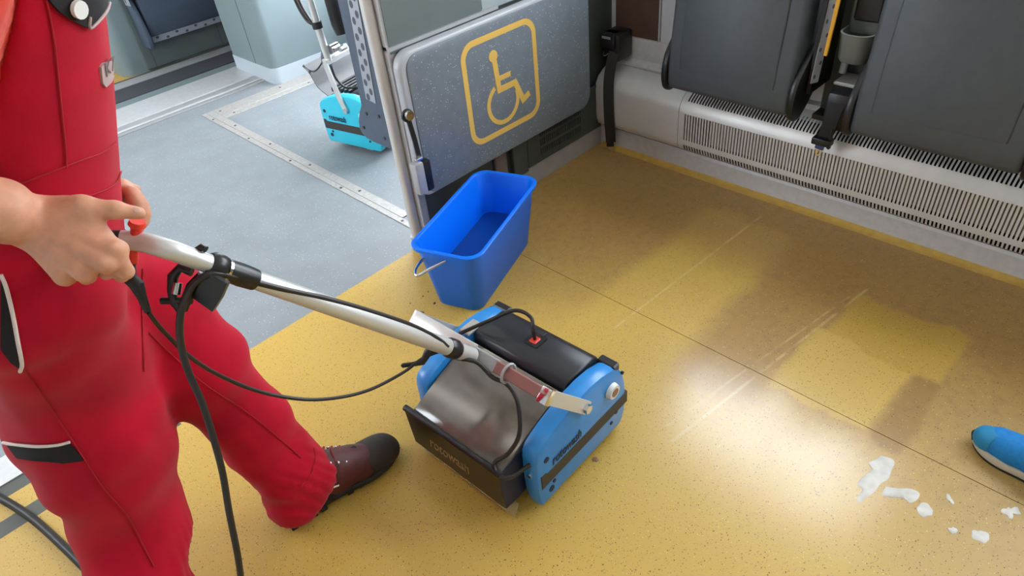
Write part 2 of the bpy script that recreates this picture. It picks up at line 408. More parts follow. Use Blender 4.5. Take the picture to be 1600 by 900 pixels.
for h in WINR: ring('window_%d'%k, .095, .165, *h); k += 1
for h in WINL: ring('window_%d'%k, -3.365, -3.295, *h); k += 1
bm = NB(); box(bm, -3.36, .16, -4.56, -4.5, 0, ZC); S('wall_front', bm, M_WALL)
bm = NB(); box(bm, -3.36, .16, 5.2, 5.26, 0, ZC); S('wall_back', bm, M_WALL)
bm = NB(); box(bm, -3.36, .16, -4.56, 5.26, ZC, ZC+.05); S('ceiling', bm, M_CEIL)
bm = NB(); box(bm, -14, 14, -14, 14, -.5, -.4); S('ground', bm, M_GROUND)
for i, (lx, lab) in enumerate(((-.95, 'long added ceiling lamp, unseen, nearer the seats'), (-2.3, 'long added ceiling lamp, unseen, nearer the standing worker'))):
    t = thing('added_ceiling_lamp', lab, 'lamp', (lx, .3, ZC), 0, 'added unseen ceiling lamps')  # unseen strip lamps, added to light the interior
    b = NB(); rbox(b, -.09,.09,-4.2,4.2,-.03,0,.006,1); obj('housing', fix(b), M_ALUDULL, t, local=True)
    b = NB(); rbox(b, -.07,.07,-4.15,4.15,-.042,-.031,.004,1); obj('diffuser', fix(b), M_LAMP, t, local=True)

# skirting of the side wall and of the partition
b = NB(); prism(b, [(0.,0.),(0.,.085),(.004,.10),(.02,.104),(.03,.104),(.03,0.)], 'y', -4.4, .0); S('baseboard_right', b, M_ALU)
b = NB(); prism(b, [(.0,0.),(0.,.088),(.006,.098),(.06,.098),(.06,0.)], 'x', -.60, -.001); S('baseboard_partition', b, M_ALUDULL)
# ledge profile and boards above the heater
b = NB(); prism(b, [(.10,.385),(.060,.385),(.055,.395),(.060,.405),(.085,.412),(.088,.43),(.088,.498),(.093,.506),(.10,.506)], 'y', -4.4, -.03); S('trim_7', b, M_ALU, smooth=40)
b = NB(); box(b, .088,.10,-.245,-.02,.508,.975); S('wall_panel_brown', b, M_WOOD)
b = NB(); box(b, .086,.10,-.252,-.245,.508,.975); S('trim_8', b, M_ALU)
b = NB(); box(b, .088,.10,-1.75,-.258,.508,.975); S('wall_panel_white', b, M_WHITE)

# ------------------------------------------------------------------ heater
ht = thing('heater_cover', 'long silver slotted heater cover running along the side wall', 'heater', (.0,-1.2,.10))
HP = [(.012,.104),(-.010,.108),(-.030,.122),(-.040,.145),(-.044,.17),(-.046,.29),(-.040,.318),(-.022,.345),(.010,.366),(.045,.380),(.088,.387)]
def profile_pt(t):                           # point and arclength along the profile
    return t
L_ = [0]
for i in range(1,len(HP)): L_.append(L_[-1]+math.dist(HP[i],HP[i-1]))
def at_len(s):
    for i in range(1,len(HP)):
        if s <= L_[i]+1e-9:
            f = (s-L_[i-1])/(L_[i]-L_[i-1]); return (HP[i-1][0]+(HP[i][0]-HP[i-1][0])*f, HP[i-1][1]+(HP[i][1]-HP[i-1][1])*f)
    return HP[-1]
def sheet_strip(bm, s0, s1, y0, y1, thick=.0025, n=4):
    cuts = [s0] + [l for l in L_ if s0+1e-6 < l < s1-1e-6] + [s1]
    pts = [at_len(s) for s in cuts]
    poly = pts + [(p[0]+thick*1.0, p[1]-thick*.6) for p in pts[::-1]]
    t = NB(); A = [t.verts.new((p[0],y0,p[1])) for p in poly]; B = [t.verts.new((p[0],y1,p[1])) for p in poly]
    n = len(poly); m_ = len(pts)
    for i in range(n): t.faces.new((A[i],B[i],B[(i+1)%n],A[(i+1)%n]))
    for i in range(m_-1):
        t.faces.new((A[i],A[i+1],A[n-2-i],A[n-1-i])); t.faces.new((B[i],B[n-1-i],B[n-2-i],B[i+1]))
    merge(bm, t)
def len_at_z(z):
    for i in range(1,len(HP)):
        if HP[i-1][1] <= z <= HP[i][1]: return L_[i-1]+(L_[i]-L_[i-1])*(z-HP[i-1][1])/(HP[i][1]-HP[i-1][1])
Z1a,Z1b = len_at_z(.118), len_at_z(.147); Z2a,Z2b = len_at_z(.172), len_at_z(.290); Z3a,Z3b = len_at_z(.338), len_at_z(.372)
YS, YE = -.475, -2.5
b = NB(); sheet_strip(b, 0, L_[-1], -.452, -.012); obj('plain_end_sheet', fix(b), M_HEATER, ht, smooth=35)
b = NB(); sheet_strip(b, 0, L_[-1], YS, -.454); sheet_strip(b, 0, Z1a, YE, YS); sheet_strip(b, Z1b, Z2a, YE, YS); sheet_strip(b, Z2b, Z3a, YE, YS); sheet_strip(b, Z3b, L_[-1], YE, YS)
obj('slotted_sheet', fix(b), M_HEATER, ht, smooth=35)
PIT = .0129
def bars(name, sa, sb, pit, frac):
    b = NB(); n = int((YS-YE)/pit)
    for i in range(n):
        y = YS - i*pit; sheet_strip(b, sa, sb, y-pit*frac, y, .002)
    o = obj(name, fix(b), M_HEATER, ht); o['kind'] = 'stuff'; return o
bars('lower_slat_row', Z1a, Z1b, PIT, .50); bars('main_slat_row', Z2a, Z2b, PIT, .60); bars('upper_slat_row', Z3a, Z3b, PIT, .50)
b = NB(); box(b, -.010,.086,-2.5,-.02,.106,.326); obj('heater_core', fix(b), M_DARKVOID, ht)
b = NB(); box(b, -.028,-.011,-2.5,-.60,.176,.284); obj('heater_fins', fix(b), M_FINS, ht)
b = NB(); prism(b, HP+[(.088,.104)], 'y', -.012, -.006); obj('end_cap', fix(b), M_HEATER, ht)

# ------------------------------------------------------------------ partition with the fold-down table
pa = thing('partition', 'grey partition wall between vestibule and seating area, behind the wheelchair panel', 'partition', (-.55,.03,0))
b = NB(); box(b, -1.07,.10,.012,.055,.0,.80); obj('lower_board', fix(b), M_PARTDARK, pa)
b = NB(); rbox(b, -1.10,-.672,-.002,.055,.785,2.20,.004,1); obj('upper_board', fix(b), M_PARTGREEN, pa)
b = NB(); rbox(b, -.670,.10,.004,.055,.80,2.20,.004,1); obj('light_board', fix(b), M_PARTLIGHT, pa)
b = NB(); box(b, -1.105,-.60,-.01,.05,.80,.812); obj('ledge', fix(b), M_ALUDULL, pa)
b = NB(); rbox(b, -.700,-.630,-.004,.012,.0,.30,.004,1); obj('brown_post', fix(b), M_BROWNPOST, pa)
b = NB(); rbox(b, -.604,-.515,-.014,.012,.085,.30,.004,1); obj('dark_post', fix(b), M_PARTDARK, pa)
# vent plate with slots
b = NB(); vx0, vx1 = -.435, -.155; rows = [(.125,.158),(.170,.203),(.215,.248)]; y0, y1 = -.010,-.004
box(b, -.510,vx0,y0,y1,.098,.31); box(b, vx1,-.015,y0,y1,.098,.31)
zz = .098
for r0, r1 in rows: box(b, vx0,vx1,y0,y1,zz,r0); zz = r1
box(b, vx0,vx1,y0,y1,zz,.31)
n = 22; p = (vx1-vx0)/n
for r0, r1 in rows:
    for i in range(n+1): box(b, max(vx0,vx0+i*p-p*.27), min(vx1,vx0+i*p+p*.27), y0,y1,r0,r1)
obj('vent_plate', fix(b), M_PARTDARK, pa)
b = NB(); box(b, vx0-.01,vx1+.01,.004,.011,.11,.26); obj('vent_backing', fix(b), M_DARKVOID, pa)
b = NB(); rbox(b, -1.105,-1.07,.0,.055,.0,2.2,.006,2); obj('edge_profile', fix(b), M_ALUDULL, pa)

def rrect(x0, x1, z0, z1, r, n=8, radii=None):
    pts = []
    rr = radii or (r,r,r,r)
    for (cx, cz, a0, q) in ((x1-rr[0],z1-rr[0],0,rr[0]),(x0+rr[1],z1-rr[1],90,rr[1]),(x0+rr[2],z0+rr[2],180,rr[2]),(x1-rr[3],z0+rr[3],270,rr[3])):
        for k in range(n+1):
            a = math.radians(a0+90*k/n); pts.append((cx+q*math.cos(a), cz+q*math.sin(a)))
    return pts
TX0, TX1, TZ0, TZ1 = -1.108, -.128, .252, .798
tb = thing('fold_down_table', 'speckled blue-grey folded-down table panel with yellow wheelchair symbol', 'table panel', (-.62,-.03,.25))
b = NB(); prism(b, rrect(TX0,TX1,TZ0,TZ1,.06,radii=(.06,.06,.04,.07)), 'y', -.046, -.006, .012, 3); obj('panel_edge', fix(b), M_TABLERIM, tb, smooth=40)
b = NB(); prism(b, rrect(TX0+.028,TX1-.006,TZ0+.008,TZ1-.016,.05,radii=(.05,.05,.035,.06)), 'y', -.0505, -.040, .003, 2); obj('laminate_face', fix(b), M_TABLE, tb, smooth=40)
YF = -.0515
def ringpoly(bm, outer, inner, y0, y1):
    n = len(outer); vo0=[bm.verts.new((p[0],y0,p[1])) for p in outer]; vi0=[bm.verts.new((p[0],y0,p[1])) for p in inner]
    vo1=[bm.verts.new((p[0],y1,p[1])) for p in outer]; vi1=[bm.verts.new((p[0],y1,p[1])) for p in inner]
    for i in range(n):
        j=(i+1)%n
        bm.faces.new((vo0[i],vo0[j],vi0[j],vi0[i])); bm.faces.new((vo1[i],vi1[i],vi1[j],vo1[j])); bm.faces.new((vo0[i],vo1[i],vo1[j],vo0[j])); bm.faces.new((vi0[i],vi0[j],vi1[j],vi1[i]))
sx0,sx1,sz0,sz1 = -.846,-.456,.346,.746
b = NB(); ringpoly(b, rrect(sx0,sx1,sz0,sz1,.065,10), rrect(sx0+.022,sx1-.022,sz0+.022,sz1-.022,.045,10), YF, YF+.002); obj('symbol_frame', fix(b), M_YELLOW, tb)
_lay = [0]
def bar2(bm, p, q, w):
    _lay[0] += 1; w *= 1.2; e_ = _lay[0]*.00025
    d = np.array(q)-np.array(p); d = d/np.linalg.norm(d); nrm = np.array([-d[1],d[0]])*w/2
    prism(bm, [tuple(np.array(p)+nrm), tuple(np.array(q)+nrm), tuple(np.array(q)-nrm), tuple(np.array(p)-nrm)], 'y', YF-e_, YF+.002)
b = NB(); hx, hz = -.700,.666
prism(b, [(hx+.022*math.cos(a*math.pi/12), hz+.022*math.sin(a*math.pi/12)) for a in range(24)], 'y', YF, YF+.002)
bar2(b, (-.698,.655),(-.686,.520),.020); bar2(b, (-.695,.531),(-.596,.531),.020); bar2(b, (-.604,.538),(-.560,.436),.020); bar2(b, (-.565,.446),(-.527,.462),.020); bar2(b, (-.690,.574),(-.622,.574),.016)
b.transform(Matrix.Translation((.012,0,-.006))); obj('symbol_figure', fix(b), M_YELLOW, tb)
b = NB(); wc = (-.672,.476); R0, R1 = .088,.070; A0, A1 = 118, 378
prism(b, [(wc[0]+R0*math.cos(math.radians(A0+(A1-A0)*i/40)), wc[1]+R0*math.sin(math.radians(A0+(A1-A0)*i/40))) for i in range(41)] +
         [(wc[0]+R1*math.cos(math.radians(A1-(A1-A0)*i/40)), wc[1]+R1*math.sin(math.radians(A1-(A1-A0)*i/40))) for i in range(41)], 'y', YF, YF+.002)
b.transform(Matrix.Translation((.012,0,-.006))); obj('symbol_wheel', fix(b), M_YELLOW, tb)
# latch on the left edge
la = thing('table_latch', 'black and steel latch arm on the left edge of the wheelchair panel', 'latch', (-1.12,-.04,.3))
b = NB(); cyl(b, (-1.118,-.075,.598),(-1.118,-.060,.598),.017,14); obj('pivot_bolt', fix(b), M_CHROME, la, smooth=40)
b = NB(); cyl(b, (-1.118,-.060,.595),(-1.118,-.052,.595),.023,14); obj('pivot_washer', fix(b), M_BLACK, la, smooth=40)
b = NB(); ribbon(b, [(-1.118,-.058,.585),(-1.110,-.060,.50),(-1.108,-.064,.425)], .018,.006,(1,0,0)); obj('arm', fix(b), M_BLACK, la)
b = NB(); rbox(b, -1.150,-1.112,-.090,-.052,.300,.425,.006,2); obj('steel_cover', fix(b), M_ALUDULL, la, smooth=40)
b = NB(); rbox(b, -1.112,-1.080,-.088,-.053,.300,.420,.006,2); obj('black_body', fix(b), M_BLACK, la, smooth=40)
b = NB(); rbox(b, -1.132,-1.100,-.078,-.056,.425,.437,.003,1); obj('catch', fix(b), M_CHROME, la)

# ------------------------------------------------------------------ pole at the end of the partition
PX, PY = -1.118, .045
po = thing('grab_pole', 'round silver grab pole at the end of the partition', 'pole', (PX,PY,0))
b = NB(); cyl(b, (PX,PY,.03),(PX,PY,ZC),.0215,24); obj('pole_tube', fix(b), M_TUBE, po, smooth=40)
b = NB(); cyl(b, (PX,PY,0),(PX,PY,.045),.026,24,.025); obj('foot_socket', fix(b), M_WHITEPL, po, smooth=40)
b = NB(); cyl(b, (PX,PY,.045),(PX,PY,.052),.027,24); obj('socket_ring', fix(b), M_ALUDULL, po, smooth=40)

# ------------------------------------------------------------------ dotted strips used on every seat frame
def dotted_strip(parent, p0, p1, width, normal, nd, dot=.006, matd=None):
    """flat strip from p0 to p1 with a staggered column of dark dots"""
    p0 = Vector(p0); p1 = Vector(p1); d = (p1-p0); L = d.length; d.normalize(); nrm = Vector(normal).normalized(); sd = d.cross(nrm)
    b = NB(); t = .002
    q = [p0+sd*width/2, p0-sd*width/2, p1-sd*width/2, p1+sd*width/2]
    A = [b.verts.new(v) for v in q]; B = [b.verts.new(v+nrm*t) for v in q]
    b.faces.new(A); b.faces.new(B[::-1])
    for i in range(4): b.faces.new((A[i],B[i],B[(i+1)%4],A[(i+1)%4]))
    st = obj('dotted_strip', fix(b), M_PERF, parent)
    b = NB()
    for i in range(nd):
        c = p0 + d*(L*(i+.5)/nd) + sd*(width*.2*(1 if i%2 else -1)) + nrm*t
        ring_ = [b.verts.new(c + d*(dot*1.3*math.cos(a*math.pi/4)) + sd*(dot*math.sin(a*math.pi/4)) + nrm*.0008) for a in range(8)]
        b.faces.new(ring_)
    o = obj('dots', b, M_DOT, st); o['kind'] = 'stuff'
    return st
def lever_poly():
    # rounded side plate of a tip-up seat in (x,z), pivot at the lower front
    P = [(-.172,.448),(-.182,.485),(-.180,.530),(-.165,.575),(-.128,.620),(-.080,.660),(-.035,.680),(-.005,.62),(-.008,.54),(-.040,.485),(-.085,.443),(-.125,.425),(-.155,.430)]
    return [tuple(p) for p in smoothpath([(p[0],p[1],0) for p in P]+[(P[0][0],P[0][1],0)],3)[:-1]]
def seat(label, y0, y1, strip_right=True):
    t = thing('tip_up_seat', label, 'seat', (-.08,(y0+y1)/2,.44), 0, 'tip-up seats along the side wall')
    # shell: profile in x,z with a slightly leaning face and rounded lower edge
    prof = [(-.050,.452),(-.150,.444),(-.168,.450),(-.176,.468),(-.178,.52),(-.172,.62),(-.158,.74),(-.146,.86),(-.138,.955),(-.128,.972),(-.110,.98),(-.060,.98),(-.045,.90)]
    b = NB(); prism(b, prof, 'y', y0, y1, .018, 3); obj('seat_shell', fix(b), M_SEAT, t, smooth=50)
    # raised centre field
    prof2 = [(-.150,.53),(-.1795,.535),(-.181,.56),(-.1745,.66),(-.163,.76),(-.150,.87),(-.143,.95),(-.12,.952)]
    b = NB(); prism(b, prof2, 'y', y0+.055, y1-.055, .006, 2); obj('seat_field', fix(b), M_SEAT, t, smooth=50)
    for s, ya in ((1, y1+.012), (-1, y0-.012)):
        b = NB(); prism(b, lever_poly(), 'y', ya-.012, ya+.012, .006, 2); obj('side_lever', fix(b), M_BLACK, t, smooth=40)
    b = NB(); rbox(b, -.06,.085, y0+.05,y1-.05,.46,.50,.006,1); obj('mounting_bracket', fix(b), M_BLACK, t)
    b = NB(); rbox(b, -.045,.088, y0+.10,y1-.10,.50,.96,.006,1); obj('backplate', fix(b), M_BLACK, t)
    return t
s1 = seat('dark grey folded tip-up seat nearer the corner, left of the small bin', -.962, -.470)
s2 = seat('dark grey folded tip-up seat at the right edge, right of the small bin', -1.672, -1.180)
s3 = seat('dark grey tip-up seat cut off by the right frame edge', -2.22, -1.722)
# seat frame strip with yellow rail, between the seats
fr = thing('seat_frame_rail', 'dotted grey rail with yellow edge beside the seat near the corner', 'rail', (-.06,-1.0,.5))
dotted_strip(fr, (-.105,-1.010,.56), (-.060,-1.010,1.05), .036, (-.3,-1,0), 11)
b = NB(); ribbon(b, [(-.098,-1.028,.655),(-.062,-1.028,1.05)], .010,.010,(1,0,0)); obj('yellow_rail', fix(b), M_YELLOWRAIL, fr)
b = NB(); box(b, -.11,.044,-1.006,-.992,.52,1.05); obj('frame_web', fix(b), M_BLACK, fr)
b = NB(); box(b, -.02,.044,-1.054,-.993,.392,.41); obj('gap_shade_plate', fix(b), M_BLACK, fr)  # black plate added to darken the gap above the heater
b = NB(); rbox(b, .046,.054,-1.168,-.990,.40,.975,.002,1); S('wall_panel_shade', b, M_PARTDARK)  # dark panel added as painted shade in the gap between the seats
b = NB(); cyl(b, (.01,-1.055,.565),(.02,-1.055,.64),.012,10); _pb = b
# small grey bin
cb = thing('waste_bin', 'small grey plastic waste bin between the two seats', 'bin', (-.02,-1.095,.62))
outer = rrect(-.080,.030,-1.150,-1.040,.0,8,radii=(.01,.045,.045,.01)); 
def scaled(P, k, c): return [(c[0]+(p[0]-c[0])*k, c[1]+(p[1]-c[1])*k) for p in P]
cc = (.0,-1.095)
def loft(bm, loops, cap0=True, cap1=False):
    R = [[bm.verts.new(p) for p in lp] for lp in loops]; n = len(R[0])
    for i in range(len(R)-1):
        for k in range(n): bm.faces.new((R[i][k],R[i][(k+1)%n],R[i+1][(k+1)%n],R[i+1][k]))
    if cap0: bm.faces.new(R[0][::-1])
    if cap1: bm.faces.new(R[-1])
b = NB()
loft(b, [[(*p,.628) for p in scaled(outer,.78,cc)], [(*p,.64) for p in scaled(outer,.88,cc)], [(*p,.72) for p in scaled(outer,.98,cc)], [(*p,.724) for p in outer], [(*p,.724) for p in scaled(outer,.90,cc)], [(*p,.66) for p in scaled(outer,.80,cc)], [(*p,.64) for p in scaled(outer,.70,cc)]], True, True)
obj('bin_body', fix(b), M_GREYPL, cb, smooth=45)
obj('support_bar', fix(_pb), M_SKIRT, cb, smooth=40)
b = NB(); rbox(b, .010,.032,-1.155,-1.040,.70,.86,.01,2); obj('bin_back', fix(b), M_GREYPL, cb, smooth=45)
b = NB(); rbox(b, .000,.028,-1.140,-1.055,.745,.86,.006,1); obj('bin_insert', fix(b), M_BLACK, cb)
# belt housing with tongue
bh = thing('seat_belt', 'black seat belt housing with hanging tongue between the two seats', 'seat belt', (-.08,-1.09,.36))
b = NB(); prism(b, [(.044,.545),(-.06,.545),(-.088,.53),(-.096,.50),(-.098,.43),(-.090,.405),(.044,.405)], 'y', -1.145, -1.060, .006, 2); obj('housing', fix(b), M_BLACK, bh, smooth=40)
b = NB(); rbox(b, -.055,.044,-1.150,-1.055,.545,.558,.004,1); obj('housing_lid', fix(b), M_ALUDULL, bh)
b = NB(); ribbon(b, smoothpath([(-.085,-1.10,.52),(-.106,-1.098,.47),(-.108,-1.090,.41),(-.104,-1.083,.372)],5), .048,.004,(0,1,0)); obj('webbing', fix(b), M_BELT, bh)
b = NB(); rbox(b, -.128,-.090,-1.115,-1.048,.352,.378,.005,2); obj('buckle', fix(b), M_BLACK, bh, smooth=40)
b = NB(); rbox(b, -.116,-.100,-1.112,-1.100,.34,.42,.004,1); obj('buckle_side', fix(b), M_BLACK, bh)
b = NB(); ribbon(b, [(-.112,-1.078,.356),(-.112,-1.076,.334)], .030,.008,(0,1,0)); obj('blue_collar', fix(b), mat('navy_collar', srgb(52,62,112),.5), bh)
b = NB(); ringpoly(b, rrect(-1.086,-1.066,.308,.338,.006,4), rrect(-1.080,-1.072,.314,.330,.003,4), -.002, .002)
b.transform(Matrix.Translation((-.112,0,0)) @ Matrix(((0,1,0,0),(1,0,0,0),(0,0,1,0),(0,0,0,1)))); obj('tongue', fix(b), M_CHROME, bh)

# inertia reel and belt in the corner
rb = thing('corner_seat_belt', 'black seat belt reel with belt hanging to the floor in the corner', 'seat belt', (.02,-.10,.0))
b = NB(); rbox(b, -.020,.084,-.118,-.022,.425,.545,.012,2); obj('reel_case', fix(b), M_BLACK, rb, smooth=40)
b = NB(); rbox(b, -.034,.03,-.100,-.030,.485,.545,.006,2); obj('reel_front', fix(b), M_BLACK, rb, smooth=40)
b = NB(); rbox(b, -.037,-.033,-.085,-.040,.525,.535,.001,1); obj('release_label', fix(b), M_ALUDULL, rb)
b = NB(); tube(b, smoothpath([(-.030,-.045,.465),(-.045,-.060,.455),(-.040,-.080,.468)],4), .0022, 6); obj('wire_clip', fix(b), M_CHROME, rb)
b = NB(); ribbon(b, smoothpath([(-.02,-.095,.47),(-.045,-.098,.425),(-.062,-.098,.36),(-.068,-.100,.28),(-.066,-.102,.18),(-.055,-.100,.10),(-.045,-.095,.05)],5), .046,.004,(.6,-.8,0)); obj('webbing', fix(b), M_BELT, rb)
b = NB(); ribbon(b, [(-.050,-.095,.075),(-.044,-.092,.028)], .034,.010,(.6,-.8,0)); obj('tongue_grip', fix(b), M_BLACK, rb)
b = NB(); ribbon(b, [(-.044,-.092,.03),(-.042,-.091,.004)], .018,.003,(.6,-.8,0)); obj('tongue', fix(b), M_CHROME, rb)

# ------------------------------------------------------------------ vestibule seat behind the pole
vsq = thing('vestibule_tip_up_seat', 'dark grey folded seat side with dotted strip, just behind the silver pole', 'seat', (-.83,.22,.37))
sp = [(.065,.385),(.10,.372),(.30,.368),(.345,.372),(.370,.385),(.382,.405),(.376,.44),(.352,.485),(.325,.52),(.320,.60),(.310,.98),(.065,.98)]
b = NB(); prism(b, sp, 'x', -1.062, -1.046, .003, 1); obj('side_plate', fix(b), M_SEATFAR, vsq, smooth=40)
b = NB(); rbox(b, -1.046,-.62,.065,.30,.39,.98,.01,2); obj('seat_shell', fix(b), M_SEATFAR, vsq, smooth=40)
b = NB(); rbox(b, -1.064,-1.060,.065,.175,.385,.98,.001,1); obj('rear_cover', fix(b), M_SEATFAR, vsq)
dotted_strip(vsq, (-1.0625,.243,.555), (-1.0625,.205,.98), .062, (-1,0,0), 15, .011)
for y_, z_ in ((.345,.42),(.215,.50),(.21,.41),(.30,.49)):
    b = NB(); cyl(b, (-1.062,y_,z_),(-1.0655,y_,z_),.007,8); obj('screw_head', fix(b), M_SCREW, vsq)

# ------------------------------------------------------------------ column at the far side of the door
co = thing('door_column', 'pale grey column with rounded corner and white foot at the far door', 'column', (-.2,2.45,0))
def colpoly(x0,x1,y0,y1,r): 
    P = [(x1,y0)] 
    for k in range(9):
        a = math.radians(270-90*k/8); P.append((x0+r+r*math.cos(a), y0+r+r*math.sin(a)))
    return P + [(x0,y1),(x1,y1)]
b = NB(); prism(b, colpoly(-.535,.10,2.185,2.72,.05), 'z', .10, ZC); obj('column_body', fix(b), M_COLUMN, co, smooth=40)
b = NB(); prism(b, colpoly(-.540,.10,2.18,2.72,.052), 'z', 0, .10); obj('column_foot', fix(b), M_SKIRT, co, smooth=40)
b = NB(); box(b, -.5365,-.534,2.40,2.404,.10,ZC); obj('seam', fix(b), M_STRIPE, co)

# ------------------------------------------------------------------ far seat box and far seat
fx = thing('far_seat_box', 'blue-grey boxed seat base beyond the threshold', 'seat base', (-.5,3.5,0))
b = NB(); prism(b, colpoly(-1.09,.095,3.29,4.3,.09), 'z', 0, .95); obj('box_body', fix(b), M_COLUMN, fx, smooth=40)
b = NB(); rbox(b, -.93,-.16,3.275,3.30,.01,.95,.004,1); obj('front_board', fix(b), M_PARTGREEN, fx)
b = NB(); box(b, -.872,-.868,3.273,3.277,.01,.3); obj('board_joint', fix(b), M_STRIPE, fx)
b = NB(); box(b, -.365,-.361,3.273,3.277,.01,.3); obj('board_joint', fix(b), M_STRIPE, fx)
fs = thing('far_tip_up_seat', 'blue-grey folded seat beyond the threshold, at the top of the picture', 'seat', (-.5,3.2,.18))
b = NB(); prism(b, [(3.18,.235),(3.165,.26),(3.16,.5),(3.165,.95),(3.268,.95),(3.268,.235)], 'x', -.855, -.150, .012, 2); obj('seat_shell', fix(b), M_SEATFAR, fs, smooth=40)
dotted_strip(fs, (-.850,3.190,.212), (-.155,3.190,.212), .040, (0,-1,-.15), 10, .009)
lp = [(3.14,.17),(3.12,.22),(3.13,.30),(3.16,.40),(3.20,.50),(3.268,.52),(3.268,.17)]
for xa in (-.885,-.118):
    b = NB(); prism(b, lp, 'x', xa-.016, xa+.016, .01, 2); obj('side_lever', fix(b), M_SEATFAR, fs, smooth=40)
dotted_strip(fs, (-.905,3.20,.45), (-.905,3.22,.8), .10, (-1,0,0), 6, .014)
b = NB(); rbox(b, -.912,-.895,3.13,3.15,.50,.62,.002,1); obj('yellow_rail', fix(b), M_YELLOWRAIL, fs)
# ------------------------------------------------------------------ bucket
bk = thing('bucket', 'blue rectangular plastic bucket with some water and a wire handle', 'bucket', (-1.06,-.29,0))
ang = math.radians(20.5)
Mb = Matrix.Translation((-1.062,-.289,0)) @ Matrix.Rotation(ang,4,'Z')
def bl(hx, hy, r, z, n=6): return [tuple(Mb @ Vector((p[0],p[1],z))) for p in rrect(-hx,hx,-hy,hy,r,n)]
b = NB()
HB = .272
loft(b, [bl(.225,.085,.04,0), bl(.232,.091,.042,.006), bl(.262,.122,.05,HB-.022), bl(.264,.124,.05,HB-.018), bl(.274,.134,.055,HB-.016), bl(.276,.136,.055,HB-.004), bl(.272,.132,.055,HB), bl(.264,.124,.05,HB-.001), bl(.259,.119,.048,HB-.008), bl(.229,.088,.04,.012), bl(.20,.06,.03,.008)], True, True)
obj('bucket_body', fix(b), M_BUCKET, bk, smooth=50)
b = NB(); loft(b, [bl(.2385,.098,.041,.105), bl(.2385,.098,.041,.1055)], True, True); obj('water', fix(b), M_WATER, bk)
b = NB()
hp = [(-.268,.085,HB-.03),(-.275,.088,HB-.033),(-.315,.080,HB-.045),(-.332,.055,HB-.052),(-.334,.0,HB-.054),(-.330,-.055,HB-.050),(-.312,-.082,HB-.042),(-.275,-.09,HB-.030),(-.262,-.088,HB-.028)]
hp = [(-.262,-.012,HB-.040),(-.272,-.012,HB-.042),(-.300,-.008,HB-.062),(-.322,.018,HB-.078),(-.325,.050,HB-.080),(-.318,.082,HB-.078),(-.300,.104,HB-.062),(-.282,.110,HB-.052),(-.262,.108,HB-.042)]
tube(b, smoothpath([tuple(onz(*q)) for q in ((700,405,.234),(690,410,.230),(672,420,.222),(655,430,.214),(649,429,.212),(649,421,.213),(656,410,.218),(666,401,.224))],4), .0056, 8); obj('wire_handle', fix(b), M_CHROME, bk, smooth=60)
hs = onz(699,405,.234); b = NB(); ball(b, tuple(hs), .011, 10); obj('handle_socket', fix(b), M_BUCKET, bk, smooth=60)

